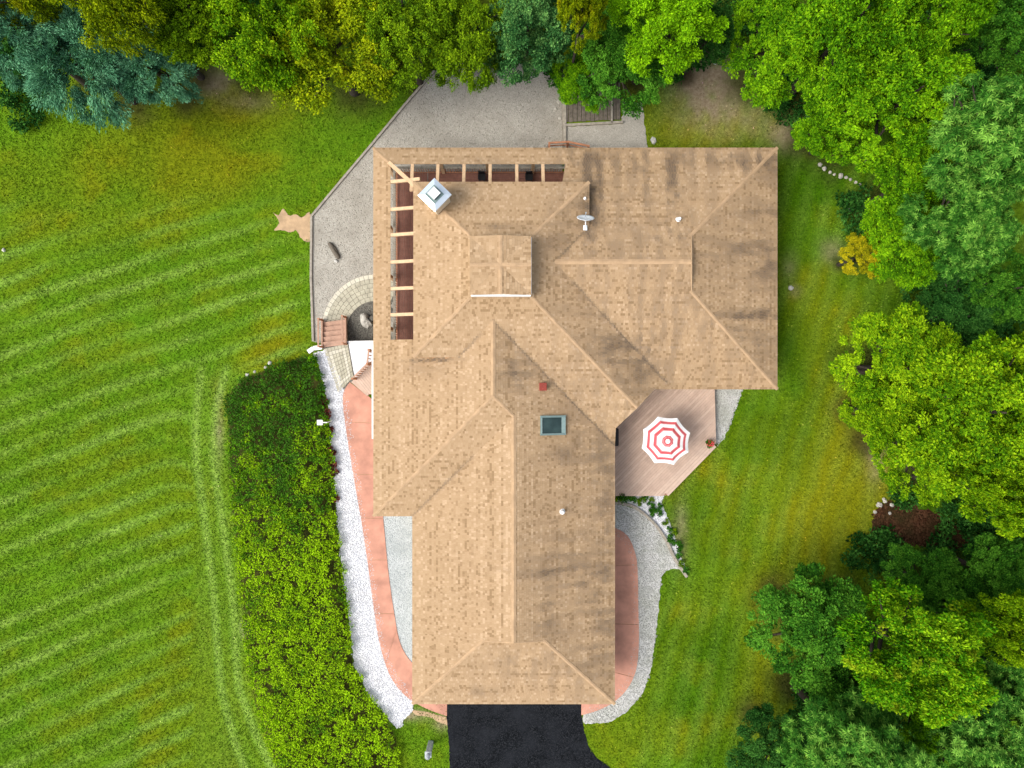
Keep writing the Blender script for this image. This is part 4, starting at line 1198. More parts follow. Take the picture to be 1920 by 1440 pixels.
# border step along the south-east edge
e0, e1 = Vector(W([(1343, 838)], ZD)[0]), Vector(W([(1253, 930)], ZD)[0])
inw = Vector((-dn.x, -dn.y))
for k_, (o_, z_) in enumerate(((0.07, ZD - 0.015), (0.225, ZD - 0.012))):
    a = e0 + inw * o_; c = e1 + inw * o_
    MB().bar((*a, z_), (*c, z_), 0.145, 0.04).build('edge_board', M['deck_tan'], deck)
MB().bar((*(e0 + inw * 0.02), ZD - 0.22), (*(e1 + inw * 0.02), ZD - 0.22), 0.04, 0.36).build('skirt_board', M['rail_wood'], deck)
p0, p1, p2 = W([(1338, 700), (1341, 832), (1253, 928)], ZD)
MB().bar((*p0, ZD - 0.2), (*p1, ZD - 0.2), 0.04, 0.33).build('skirt_board', M['rail_wood'], deck)
p3 = W([(1125, 925)], ZD)[0]
MB().bar((*p3, ZD - 0.2), (*p2, ZD - 0.2), 0.04, 0.33).build('skirt_board', M['rail_wood'], deck)
# covered grill by the wall
gx_, gy_ = at2(1156, 819, 1.0)
gr = empty('covered_grill', (gx_ - 0.14, gy_, ZD), 'narrow black covered grill against the garage wall on the deck', 'grill')
MB().box((0, 0, 0.55), (0.42, 1.0, 0.9)).build('cover', M['black'], gr, bevel=0.06)
for sy_ in (-1, 1): MB().tube([(-0.1, 0.38 * sy_, 0.06), (0.1, 0.38 * sy_, 0.06)], [0.06, 0.06], 12).build('wheel', M['black'], gr)

# parasol
ux, uy = at2(1251, 827, ZD + 2.4)
par = empty('parasol', (ux, uy, ZD), 'octagonal parasol with red and white ring stripes on the deck', 'parasol')
RU = 47.5 * (H - ZD - 2.2) / F; ZT = 2.62; ZR = 2.12
fr = [0.03, 0.10, 0.16, 0.20, 0.235, 0.43, 0.47, 0.55, 0.575, 0.71, 0.745, 0.81, 0.84, 0.95, 1.0]
mi_ = [0, 1, 2, 1, 0, 2, 1, 2, 0, 2, 1, 2, 0, 0]
def cz(f): return ZT - (ZT - ZR) * (f ** 1.15)
ph0 = math.radians(-72)
for k in range(8):
    a0 = ph0 + k * math.pi / 4; a1 = a0 + math.pi / 4
    mb = MB(); sub = 4
    for i in range(len(fr) - 1):
        for j in range(sub):
            def pt(f, t):
                p = Vector((math.cos(a0), math.sin(a0))) * (1 - t) + Vector((math.cos(a1), math.sin(a1))) * t
                sag = 1 - 0.045 * 4 * t * (1 - t) * f ** 3
                p = p * RU * f * sag
                return (p.x, p.y, cz(f) - 0.07 * 4 * t * (1 - t) * f)
            t0, t1 = j / sub, (j + 1) / sub
            mb.poly([pt(fr[i], t0), pt(fr[i + 1], t0), pt(fr[i + 1], t1), pt(fr[i], t1)], mi_[i])
    # valance
    for j in range(sub):
        t0, t1 = j / sub, (j + 1) / sub
        a = pt(1.0, t0); c = pt(1.0, t1)
        mb.poly([a, (a[0], a[1], a[2] - 0.12), (c[0], c[1], c[2] - 0.12), c], 0)
    mb.build('canopy_panel', [M['fabric_white'], M['fabric_red'], M['fabric_rose']], par)
    MB().bar((0.02 * math.cos(a0), 0.02 * math.sin(a0), ZT - 0.04), (RU * 0.98 * math.cos(a0), RU * 0.98 * math.sin(a0), ZR - 0.02), 0.02, 0.02).build('rib', M['metal_grey'], par)
MB().tube([(0, 0, 0), (0, 0, ZT)], [0.024, 0.024], 10).build('pole', M['metal_grey'], par)
MB().tube([(0, 0, ZT - 0.01), (0, 0, ZT + 0.03), (0, 0, ZT + 0.07)], [0.05, 0.045, 0.02], 10).build('finial', M['pvc'], par)
MB().tube([(0, 0, 0), (0, 0, 0.06), (0, 0, 0.12)], [0.28, 0.27, 0.06], 20).build('base', M['granite'], par)
# ------------------------------------------------------------------ stairs, retaining wall, porch
stair = empty('wooden_stairs', (0, 0, 0), 'brown wooden steps from the gravel yard up to the paved landing', 'stairs')
s0 = Vector((*at2(627, 646, 0.0), 0)); ang = math.radians(7)
sx_ = Vector((math.cos(ang), math.sin(ang), 0)); sy_ = Vector((-math.sin(ang), math.cos(ang), 0))
NW = 5
MSR = Matrix((sx_, sy_, Vector((0, 0, 1)))).transposed()
s0 = s0 - sy_ * 0.12
for k in range(NW):
    z_ = 0.03 - 0.17 * k
    c_ = s0 + sy_ * (0.18 + 0.31 * k)
    MB().box((c_.x, c_.y, z_), (1.3, 0.30, 0.045), M=MSR).build('tread', M['step_wood'], stair)
    c2 = c_ + sy_ * 0.14
    MB().box((c2.x, c2.y, z_ - 0.1), (1.28, 0.02, 0.15), M=MSR).build('riser', M['rail_wood'], stair)
for sg in (-1, 1):
    a = s0 + sx_ * 0.70 * sg + Vector((0, 0, 0.06)); c_ = s0 + sx_ * 0.70 * sg + sy_ * 1.75 + Vector((0, 0, -0.72))
    MB().bar(a, c_, 0.09, 0.28).build('stringer', M['step_wood'], stair)
    for t in (0.03, 0.97):
        p = a.lerp(c_, t); MB().box((p.x, p.y, p.z + 0.4), (0.1, 0.1, 1.1)).build('rail_post', M['rail_wood'], stair)
    MB().bar(a + Vector((0, 0, 0.92)), c_ + Vector((0, 0, 0.92)), 0.09, 0.05).build('handrail', M['step_wood'], stair)

rw = empty('retaining_wall', (0, 0, 0), 'low white capped retaining wall beside the wooden stairs', 'wall')
a, c = at2(655, 644, 0.05), at2(712, 643, 0.05)
MB().bar((*a, -0.45), (*c, -0.45), 0.22, 1.0).build('wall_body', M['stone_white'], rw)
MB().bar((*a, 0.08), (*c, 0.08), 0.28, 0.07).build('wall_cap', M['white'], rw)
pts = [at2(578, 660, 0.05), at2(588, 653, 0.05), at2(604, 651, 0.05)]
for p, q_ in zip(pts, pts[1:]):
    MB().bar((*p, -0.42), (*q_, -0.42), 0.2, 0.95).build('wall_body', M['stone_white'], rw)
    MB().bar((*p, 0.08), (*q_, 0.08), 0.26, 0.07).build('wall_cap', M['white'], rw)

porch = empty('entry_porch', (0, 0, 0), 'angled pinkish board porch by the west door with a scalloped rail', 'porch')
ZO = 0.38
PP = ccw(W([(663, 712), (690, 684), (692, 655), (712, 655), (712, 738), (692, 738)], ZO))
PPc = ccw(W([(663, 712), (690, 680), (716, 660), (716, 740), (692, 739)], ZO))
dirp = Vector((-0.62, 0.78)); nrm_ = Vector((0.78, 0.62))
us = [p[0] * nrm_.x + p[1] * nrm_.y for p in PPc]; vs = [p[0] * dirp.x + p[1] * dirp.y for p in PPc]
u = min(us)
while u < max(us):
    C = clip(ccw([(a * nrm_.x + c * dirp.x, a * nrm_.y + c * dirp.y) for a, c in ((u, min(vs)), (u + .132, min(vs)), (u + .132, max(vs)), (u, max(vs)))]), PPc)
    if len(C) >= 3:
        MB().prism(C, ZO - 0.05, ZO).build('board', M['deck_tan'], porch)
    u += 0.14
MB().bar((*at2(662, 713, 0.3), 0.18), (*at2(692, 739, 0.3), 0.18), 0.3, 0.32).build('step', M['deck_tan2'], porch)
pr = [at2(661, 710, 1.2), at2(689, 682, 1.2), at2(692, 656, 1.2)]
for p, q_ in zip(pr, pr[1:]):
    MB().bar((*p, 1.28), (*q_, 1.28), 0.08, 0.06).build('handrail', M['step_wood'], porch)
    d = Vector(q_) - Vector(p); n = int(d.length / 0.17)
    for i in range(n):
        pp = Vector(p) + d * ((i + 0.5) / n)
        MB().box((pp.x, pp.y, 0.82), (0.05, 0.05, 0.9)).build('baluster', M['rail_wood'], porch)
for p in pr: MB().box((p[0], p[1], 0.85), (0.11, 0.11, 1.0)).build('rail_post', M['rail_wood'], porch)

# yard edging: timber kerb round the gravel yard
kerb = empty('yard_edging', (0, 0, 0), 'grey timber edging round the west and north sides of the gravel yard', 'edging')
kp = [(587, 640), (583, 520), (584, 405), (640, 338), (700, 267), (760, 195), (815, 132)]
for p, q_ in zip(kp, kp[1:]):
    MB().bar((*at2(*p, ZL + .1), ZL + 0.04), (*at2(*q_, ZL + .1), ZL + 0.04), 0.14, 0.22).build('timber', M['timber'], kerb, bevel=0.02)

# north side: old boardwalk, timber wall, rails
bwk = empty('boardwalk', (0, 0, 0), 'dark weathered plank boardwalk half hidden by trees north of the house', 'boardwalk')
for i in range(13):
    px = 1062 + i * 8.1
    a = Vector((*at2(px, 150, 0.07), 0.07)); c = Vector((*at2(px, 229 - i * 0.4 + random.uniform(-1, 1), 0.07), 0.07 + random.uniform(-.008, .008)))
    MB().bar(a, c, 0.225, 0.05).build('plank', M['old_wood'], bwk)
for px in (1060, 1147):
    MB().bar((*at2(px, 158, 0.08), 0.08), (*at2(px, 231, 0.08), 0.08), 0.1, 0.16).build('side_rail', M['timber'], bwk)
tw = empty('timber_wall', (0, 0, 0), 'low timber retaining wall between gravel yard and boardwalk', 'wall')
MB().bar((*at2(1059, 233, 0.1), -0.35), (*at2(1059, 290, 0.1), -0.35), 0.16, 1.0).build('timber', M['timber'], tw)
MB().bar((*at2(1059, 235, 0.1), -0.34), (*at2(1168, 229, 0.1), -0.34), 0.14, 1.0).build('timber', M['timber'], tw)
MB().bar((*at2(1057, 190, 0.1), -0.36), (*at2(1058, 234, 0.1), -0.36), 0.14, 0.9).build('timber', M['timber'], tw)
rl = empty('wooden_gate_rail', (0, 0, 0), 'reddish wooden handrail at the north eave by the boardwalk', 'railing')
ra = [(1030, 268), (1066, 266), (1104, 274)]
for p, q_ in zip(ra, ra[1:]):
    MB().bar((*at2(*p, 1.0), 1.0), (*at2(*q_, 1.0), 1.0), 0.1, 0.07).build('top_rail', M['rail_wood'], rl)
    MB().bar((*at2(*p, 0.95), 0.45), (*at2(*q_, 0.95), 0.45), 0.06, 0.07).build('lower_rail', M['rail_wood'], rl)
for p in ra + [(1030, 282)]:
    xx, yy = at2(*p, 1.0); MB().box((xx, yy, 0.1), (0.1, 0.1, 1.9)).build('post', M['rail_wood'], rl)
MB().bar((*at2(1030, 268, 1.0), 1.0), (*at2(1030, 284, 1.0), 1.0), 0.1, 0.07).build('top_rail', M['rail_wood'], rl)

# curved edging on the east side
ce = empty('curved_edging', (0, 0, 0), 'curved dark stone edging between pale gravel and the planted strip', 'edging')
cpts = catmull([(1140, 942), (1165, 944), (1192, 952), (1226, 981), (1250, 1015), (1265, 1047), (1288, 1082)], 5)
for p, q_ in zip(cpts, cpts[1:]):
    MB().bar((*at2(*p, 0.1), 0.06), (*at2(*q_, 0.1), 0.06), 0.17, random.uniform(0.2, 0.28)).build('edging_stone', M['timber'], ce, bevel=0.02)

# ------------------------------------------------------------------ small things
def rock(name, loc, s, mat, seed, parent=None):
    bmx = bmesh.new(); bmesh.ops.create_icosphere(bmx, subdivisions=3, radius=1)
    rr = random.Random(seed); off = Vector((rr.uniform(0, 50), rr.uniform(0, 50), rr.uniform(0, 50)))
    from mathutils import noise as mn
    for v_ in bmx.verts:
        n = mn.noise(v_.co * 1.3 + off) * 0.35 + mn.noise(v_.co * 3.2 + off) * 0.12
        v_.co *= 1 + n
        v_.co = Vector((v_.co.x * s[0], v_.co.y * s[1], max(v_.co.z, -0.4) * s[2]))
    me = bpy.data.meshes.new(name); bmx.to_mesh(me); bmx.free()
    o = link(name, me, mat, parent); o.location = loc; o.rotation_euler = (0, 0, rr.uniform(0, 6))
    return o
def grounded(px, py, dz=0.0):
    p = at_g(px, py); return (p[0], p[1], p[2] + dz)
b1 = rock('boulder', (*at2(687, 602, ZL), ZL + 0.12), (0.32, 0.48, 0.42), M['stone'], 3); b1.rotation_euler = (0, 0, 0.4)
tag(b1, 'pale boulder standing in the dark gravel by the west wall', 'boulder')
tub = empty('garden_tub', (*at2(700, 598, ZL), ZL + 0.06), 'black round garden tub beside the boulder under the eave', 'tub')
MB().tube([(0, 0, 0), (0, 0, 0.45)], [0.16, 0.2], 20, cap=False).build('body', M['black'], tub)
MB().tube([(0, 0, 0.01), (0, 0, 0.36)], [0.14, 0.17], 20).build('soil', M['gravel_dark'], tub)
# weathered log on the gravel
lg = empty('driftwood_log', (*at2(627, 471, ZL), ZL + 0.02), 'weathered grey log lying on the gravel yard', 'log')
lg.rotation_euler = (0, 0, math.radians(-58))
mb = MB(); mb.tube([(-0.55, 0, 0.11), (-0.3, 0.02, 0.13), (0.05, -0.01, 0.12), (0.35, 0.02, 0.11), (0.55, 0, 0.09)], [0.10, 0.14, 0.13, 0.14, 0.08], 10)
mb.build('trunk', M['old_wood'], lg, smooth=True)
mb = MB(); mb.tube([(-0.45, 0.1, 0.07), (-0.1, 0.13, 0.09), (0.4, 0.12, 0.06)], [0.05, 0.08, 0.04], 8); mb.build('branch', M['old_wood'], lg, smooth=True)
rk = rock('boulder', (*at2(631, 490, ZL), ZL + 0.08), (0.12, 0.1, 0.12), M['stone_white'], 5); tag(rk, 'small pale stone at the end of the weathered log', 'stone')

# stones at the wood edge, the hedge top and the mulch
ORD = ['first', 'second', 'third', 'fourth', 'fifth', 'sixth', 'seventh', 'eighth', 'ninth', 'tenth', 'eleventh', 'twelfth', 'thirteenth', 'fourteenth', 'fifteenth', 'sixteenth', 'seventeenth', 'eighteenth']
def stones(lst, label_fn, group, mat='stone_white'):
    for i, (px, py, r_) in enumerate(lst):
        p = grounded(px, py); s_ = r_ / 32.0
        o = rock('stone', (p[0], p[1], p[2] + 0.25 * s_), (s_ * random.uniform(.9, 1.3), s_, s_ * .8), M[mat], 20 + i + int(px))
        tag(o, label_fn.replace('@', ORD[i]), 'stone', group)
stones([(1537, 309, 3.8), (1545, 316, 4), (1556, 323, 3), (1564, 327, 2.5), (1576, 330, 4.2), (1586, 333, 3), (1594, 337, 3), (1604, 342, 3), (1612, 346, 2.5)], '@ white stone from the left in the crooked row at the wood edge', 'row of white stones at the wood edge', 'stone')
stones([(464, 703, 3.5), (478, 697, 2.5), (498, 689, 3), (506, 681, 4)], '@ pale stone from the left along the top edge of the shrub bed', 'stones along the hedge top')
stones([(1640, 960, 3.5), (1648, 946, 5), (1658, 938, 4), (1668, 962, 3), (1672, 946, 4), (1690, 950, 3.5)], '@ pale stone from the left at the edge of the red brown mulch', 'stones by the mulch', 'stone')
stones([(1225, 264, 5)], 'lone pale rock by the gravel path north of the roof', None)
stones([(1482, 540, 4.5)], 'lone pale rock in the lawn right of the roof', None)
stones([(1592, 392, 4)], 'lone pale rock under the trees below the stone row', None)
# weathered pale cobbles in the timber corner of the yard
stones([(1048, 190, 4), (1042, 205, 3), (1050, 222, 3)], '@ rock from the top in the corner of the gravel yard by the boardwalk', 'rocks in the yard corner', 'stone')

# granite post by the driveway
gp = at2(808, 1392, 0.0)
post = empty('stone_post', (gp[0], gp[1], 0), 'grey granite lantern post on the grass left of the driveway', 'post')
mb = MB(); mb.box((0, 0, 0.65), (0.30, 0.26, 1.3)); mb.build('shaft', M['granite'], post, bevel=0.03)
mb = MB(); mb.box((0, 0, 1.36), (0.38, 0.34, 0.1)); mb.build('cap', M['granite'], post, bevel=0.02)
mb = MB(); mb.tube([(0, 0, 1.4), (0, 0, 1.62), (0, 0, 1.68)], [0.1, 0.1, 0.16], 8); mb.tube([(0, 0, 1.68), (0, 0, 1.8)], [0.16, 0.03], 8); mb.build('lantern', M['metal_grey'], post)

# path lamp over the hedge
pl_ = at2(622, 790, 0.0)
lamp = empty('path_lamp', (pl_[0], pl_[1], 0), 'small square headed white lamp post at the hedge edge', 'lamp')
MB().tube([(0, 0, 0), (0, 0, 1.25)], [0.03, 0.03], 8).build('pole', M['white'], lamp)
MB().bar((0.05, 0, 1.25), (-0.36, 0.0, 1.25), 0.05, 0.05).build('arm', M['white'], lamp)
MB().box((-0.36, 0, 1.22), (0.32, 0.30, 0.12)).build('lamp_head', M['white'], lamp, bevel=0.02)

# flower pot on the deck corner
fpx, fpy = at2(1330, 832, ZD + .3)
fp = empty('flower_pot', (fpx, fpy, ZD), 'clay pot of red flowers on the deck corner', 'flower pot')
MB().tube([(0, 0, 0), (0, 0, 0.26), (0, 0, 0.3)], [0.11, 0.16, 0.18], 16).build('pot', M['pot'], fp)

# scraps by the wood edge
sc = at_g(1340, 119); o = rock('bucket', (sc[0], sc[1], 0.1), (.1, .1, .14), M['pvc'], 71); tag(o, 'tiny white bucket on the bare dirt at the top', 'bucket')
sc = at_g(1368, 127)
tarp = empty('blue_tub', (sc[0], sc[1], 0), 'small blue plastic tub under the trees by the bare dirt', 'tub')
MB().tube([(0, 0, 0), (0, 0, 0.22)], [0.17, 0.21], 14, cap=False).build('body', M['blue_plastic'], tarp)
MB().tube([(0, 0, 0.0), (0, 0, 0.05)], [0.16, 0.17], 14).build('bottom', M['blue_plastic'], tarp)
sc = at_g(8, 469); o = rock('stone', (sc[0], sc[1], sc[2] + 0.05), (.13, .1, .08), M['stone_white'], 77); tag(o, 'white stone in the lawn at the far left edge', 'stone')

# ------------------------------------------------------------------ vegetation
def leaf_mesh(name, P, D, Nn, ln, wd, rnd, fold=0.25):
    """rhombic folded leaves at P along D with normals Nn"""
    D = D / (np.linalg.norm(D, axis=1, keepdims=True) + 1e-9)
    S = np.cross(Nn, D); S /= (np.linalg.norm(S, axis=1, keepdims=True) + 1e-9)
    Un = np.cross(D, S)
    ln = ln[:, None]; wd = wd[:, None]
    base = P - D * ln * 0.5
    tip = P + D * ln * 0.5 - Un * ln * 0.10
    lft = P + S * wd * 0.5 + Un * wd * fold - D * ln * 0.05
    rgt = P - S * wd * 0.5 + Un * wd * fold - D * ln * 0.05
    V = np.stack([base, rgt, tip, lft], 1).reshape(-1, 3)
    Fq = np.arange(len(V)).reshape(-1, 4)
    return mesh_np(name, V, Fq, 4, {'rnd': ('FACE', np.clip((rnd - 0.5) * 1.45 + 0.5, 0, 1))})

def unit(n, rng):
    v_ = rng.normal(size=(n, 3)); return v_ / np.linalg.norm(v_, axis=1, keepdims=True)

def clump_leaves(C, N0, rad, nl, rng, leaf, flat=0.55, mode='plain', droop=0.25, lt=None):
    """leaves spread through flattened clumps. C centres, N0 outward normals, rad radii"""
    K = len(C)
    idx = np.repeat(np.arange(K), nl)
    n = len(idx)
    u = unit(n, rng); rr = rng.random(n) ** 0.42
    loc = u * rr[:, None] * rad[idx][:, None]
    loc[:, 2] *= flat
    ctint = rng.random(K)
    if lt is not None: ctint = 0.5 * ctint + 0.5 * lt
    if mode == 'rosette':
        # leaves in stars round twig tips
        per = 9
        m_ = n // per * per
        loc = loc / (np.linalg.norm(u * rad[idx][:, None], axis=1, keepdims=True) + 1e-9) * (rad[idx] * (0.7 + 0.3 * rng.random(n)))[:, None]
        tip = loc[:m_:per]; ti = idx[:m_:per]
        an = (np.arange(m_) % per) / per * 2 * math.pi + np.repeat(rng.random(len(tip)) * 6, per)
        out = np.stack([np.cos(an), np.sin(an), -0.25 + 0.35 * rng.random(m_)], 1)
        ax = N0[ti] * 0.5 + np.array([0, 0, 1.0]) + rng.normal(size=(len(tip), 3)) * 0.25
        ax /= np.linalg.norm(ax, axis=1, keepdims=True)
        axr = np.repeat(ax, per, 0)
        out = out - axr * (np.sum(out * axr, 1) * 0.8)[:, None]
        out /= np.linalg.norm(out, axis=1, keepdims=True)
        ln = leaf * (1.5 + 0.5 * rng.random(m_))
        P = C[np.repeat(ti, per)] + np.repeat(tip, per, 0) + out * (ln * 0.55)[:, None]
        Nn = axr + rng.normal(size=(m_, 3)) * 0.2
        tt = np.repeat(rng.random(len(tip)), per)
        rnd = np.clip(0.35 * tt + 0.35 * rng.random(m_) + 0.3 * ctint[np.repeat(ti, per)], 0, 1)
        return P, out, Nn, ln, leaf * 0.5 * (0.8 + 0.4 * rng.random(m_)), rnd
    ul = loc / (np.linalg.norm(loc, axis=1, keepdims=True) + 1e-9)
    P = C[idx] + loc
    if mode == 'droop':
        P[:, 2] -= rng.random(n) ** 1.5 * rad[idx] * 1.3
        P[:, :2] += (N0[idx][:, :2]) * (rng.random(n)[:, None] * 0.25)
    if mode == 'pine':
        t_ = rng.random(n) ** 0.7
        P = P + N0[idx] * (t_ * rad[idx] * 1.3)[:, None]; P[:, 2] -= t_ ** 2 * rad[idx] * 0.8
    Nn = np.array([0, 0, 0.45]) + 1.0 * ul + 0.35 * N0[idx] + 0.55 * rng.normal(size=(n, 3))
    D = ul + 0.35 * rng.normal(size=(n, 3)) + N0[idx] * 0.4; D[:, 2] -= droop
    ln = leaf * (0.7 + 0.6 * rng.random(n)); wd = ln * (0.52 + 0.2 * rng.random(n))
    if mode == 'pine': wd = ln * (0.28 + 0.12 * rng.random(n)); D = N0[idx] * 1.2 + 0.5 * ul + 0.3 * rng.normal(size=(n, 3)); D[:, 2] -= 0.35
    up = np.clip(0.5 + 0.5 * ul[:, 2], 0, 1)
    rnd = np.clip(0.40 * rng.random(n) + 0.42 * ctint[idx] + 0.18 * up, 0, 1)     # paler towards the top of each clump
    return P, D, Nn, ln, wd, rnd

def crown_points(seed, R, Hc, nlobe, per, rng, zmin=-0.35):
    """boughs with gaps between them, clumps over each bough's outer side"""
    k = np.arange(nlobe) + 0.5
    z = 1 - (1 - zmin) * k / nlobe
    a = k * 2.39996 + rng.normal(size=nlobe) * 0.35
    q = np.sqrt(np.clip(1 - z * z, 0, 1))
    d = np.stack([q * np.cos(a), q * np.sin(a), z], 1) + rng.normal(size=(nlobe, 3)) * 0.12
    d /= np.linalg.norm(d, axis=1, keepdims=True)
    dist = 0.46 + 0.27 * rng.random(nlobe)
    LC = d * dist[:, None] * np.array([R, R, Hc])
    LR = R * (0.25 + 0.17 * rng.random(nlobe)) * (16.0 / nlobe) ** 0.33
    lt = rng.random(nlobe)
    i = np.repeat(np.arange(nlobe), per)
    e = unit(len(i), rng) + 0.75 * d[i] + np.array([0, 0, 0.25]); e /= np.linalg.norm(e, axis=1, keepdims=True)
    C = LC[i] + e * (LR[i] * (0.55 + 0.5 * rng.random(len(i))))[:, None] * np.array([1.15, 1.15, 0.8])
    m_ = len(i) // 4                                    # inner clumps that close the crown's middle
    e2 = unit(m_, rng); e2[:, 2] = np.abs(e2[:, 2]) * 0.9
    C2 = e2 * (0.25 + 0.40 * rng.random(m_))[:, None] * np.array([R, R, Hc * 0.9])
    return np.concatenate([C, C2]), np.concatenate([e, e2]), np.concatenate([lt[i], rng.random(m_)])

PROTO = {}
def make_tree(key, seed, shape):
    rng = np.random.default_rng(seed); rr = random.Random(seed)
    R = 3.4; Hc = 3.0
    t = empty('tree', (0, 0, 0))
    zc = 6.0
    if shape == 'spruce':
        zc = 0.0
        Pl, Dl, Nl, ll, wl_, rl_ = [], [], [], [], [], []
        limbs = []
        HT = 9.0
        for w in range(15):
            zz = 0.9 + (HT - 1.2) * (w / 14.0); Lb = R * 1.12 * (1 - (w / 14.6)) ** 0.85 + 0.25
            nb = 9 if w < 10 else 6
            for k in range(nb):
                a = 2 * math.pi * (k + rr.random() * 0.6) / nb + w * 0.7
                L_ = Lb * rr.uniform(0.75, 1.1)
                tt = np.sort(rng.random(int(230 * L_ / R) + 30)) ** 0.75
                dr = 0.22 + 0.1 * rr.random()
                x = np.cos(a) * L_ * tt; y = np.sin(a) * L_ * tt
                z = zz - dr * L_ * tt ** 1.5 + 0.12 * L_ * tt ** 4
                side = rng.uniform(-1, 1, len(tt)); wid = 0.42 * L_ ** 0.5 * (1.05 - tt) ** 0.6 * (0.3 + tt) + 0.08
                off = side * wid
                ax = np.array([np.cos(a), np.sin(a), -0.25]); sd = np.array([-np.sin(a), np.cos(a), 0])
                P = np.stack([x, y, z], 1) + off[:, None] * sd + np.abs(off)[:, None] * 0.5 * ax
                P[:, 2] -= np.abs(off) * 0.25 + rng.random(len(tt)) * 0.1
                D = ax + (np.sign(side) * 0.55 * np.abs(side))[:, None] * sd + rng.normal(size=(len(tt), 3)) * 0.18
                Pl.append(P); Dl.append(D); Nl.append(np.array([0, 0, 1.0]) + rng.normal(size=(len(tt), 3)) * 0.35)
                ll.append(0.24 + 0.16 * rng.random(len(tt))); wl_.append(0.075 + 0.05 * rng.random(len(tt)))
                rl_.append(np.clip(0.30 * rng.random(len(tt)) + 0.55 * tt + 0.15 * rr.random(), 0, 1))      # pale new growth at the branch tips
                if k % 3 == 0 and w < 12: limbs.append([(0, 0, zz), (math.cos(a) * L_ * .5, math.sin(a) * L_ * .5, zz - dr * L_ * .35), (math.cos(a) * L_ * .9, math.sin(a) * L_ * .9, zz - dr * L_ * .8)])
        me = leaf_mesh('crown', np.concatenate(Pl), np.concatenate(Dl), np.concatenate(Nl), np.concatenate(ll), np.concatenate(wl_), np.concatenate(rl_), 0.1)
        top = HT + 0.2
    else:
        nlobe, per = {'fine': (26, 15), 'lumpy': (20, 13), 'rosette': (20, 12), 'droop': (22, 14), 'pine': (26, 11)}[shape]
        C, d, lt = crown_points(seed, R, Hc, nlobe, per, rng)
        cr = {'fine': 0.29, 'lumpy': 0.38, 'rosette': 0.50, 'droop': 0.32, 'pine': 0.36}[shape]
        nl = {'fine': 76, 'lumpy': 120, 'rosette': 108, 'droop': 100, 'pine': 130}[shape]
        lf = {'fine': 0.138, 'lumpy': 0.135, 'rosette': 0.14, 'droop': 0.125, 'pine': 0.18}[shape]
        rad = cr * (0.65 + 0.7 * rng.random(len(C)))
        args = clump_leaves(C, d, rad, nl, rng, lf, {'fine': 0.5, 'lumpy': 0.6, 'rosette': 0.6, 'droop': 0.75, 'pine': 0.35}[shape], shape if shape in ('rosette', 'droop', 'pine') else 'plain', 0.5 if shape == 'droop' else 0.2, lt)
        me = leaf_mesh('crown', *args)
        order = np.argsort(-np.linalg.norm(C[:, :2], axis=1) + 3 * rng.random(len(C)))
        limbs = []
        for i in order[:9]:
            c_ = C[i]; st = Vector((0, 0, zc - Hc * 0.75 + rr.uniform(0, Hc * 0.8)))
            e_ = Vector((c_[0], c_[1], c_[2] + zc))
            mid_ = st.lerp(e_, 0.5) + Vector((rr.uniform(-.3, .3), rr.uniform(-.3, .3), rr.uniform(-.1, .35)))
            limbs.append([st, mid_, e_])
        top = zc + Hc * 0.55
    cr_o = link('crown', me, L['mid'], t); cr_o.location = (0, 0, zc)
    mb = MB(); lean = rr.uniform(-.2, .2)
    mb.tube([(0, 0, -0.3), (0.02, 0, 0.4), (lean * .3, 0.05, top * .4), (lean * .6, -0.05, top * .75), (lean, 0, top)], [0.34, 0.26, 0.2, 0.13, 0.03], 9)
    mb.build('trunk', M['bark'], t, smooth=True)
    for lm in limbs[:10]:
        lb = MB(); lb.tube(lm, [0.1, 0.065, 0.02], 6); lb.build('limb', M['bark'], t, smooth=True)
    PROTO.setdefault(shape, []).append(t)
    return t

def children(o): return [c for c in bpy.data.objects if c.parent == o]
for i, (shape, seed) in enumerate((('fine', 3), ('fine', 14), ('fine', 25), ('lumpy', 5), ('lumpy', 16), ('rosette', 7), ('rosette', 18), ('droop', 9), ('droop', 29), ('pine', 11), ('pine', 33))):
    make_tree(i, seed, shape)
KIDS = {t.name: children(t) for lst in PROTO.values() for t in lst}
used = {}
count = {}
for i, (px, py, rp, zm, shape, colr, label) in enumerate(TREES):
    lst = PROTO[shape]; k = count.get(shape, 0); count[shape] = k + 1
    proto = lst[k % len(lst)]
    if proto.name not in used:
        t = proto; kids = KIDS[proto.name]; used[proto.name] = True
    else:
        t = proto.copy(); COL.objects.link(t); kids = []
        for ch_ in KIDS[proto.name]:
            c_ = ch_.copy(); COL.objects.link(c_); c_.parent = t; kids.append(c_)
    s = (rp * (H - zm) / F) / (3.4 * 0.93)
    x, y, _z = at(px, py, zm)
    zg = gz(x, y)
    zrel = zm if shape != 'spruce' else zm * 0.8
    t.location = (x, y, zg - 0.05)
    if shape == 'spruce':
        t.scale = (s, s, max(0.55, (zm * 1.9) / 9.0))
    else:
        t.scale = (s, s, s * random.uniform(0.95, 1.15))
        # the crown's middle stands at zm: trunk and limbs follow
        t.scale.z = max(0.45, (zm - zg) / 6.0) if zm / 6.0 < 1.6 else 1.6
    t.rotation_euler = (0, 0, random.uniform(0, 6.28))
    asp = random.uniform(0.88, 1.14); t.scale.x *= asp; t.scale.y /= asp
    tag(t, label, 'tree', 'trees of the wood round the garden')
    for c_ in kids:
        if c_.name.startswith('crown'):
            c_.material_slots[0].link = 'OBJECT'; c_.material_slots[0].material = L[colr]

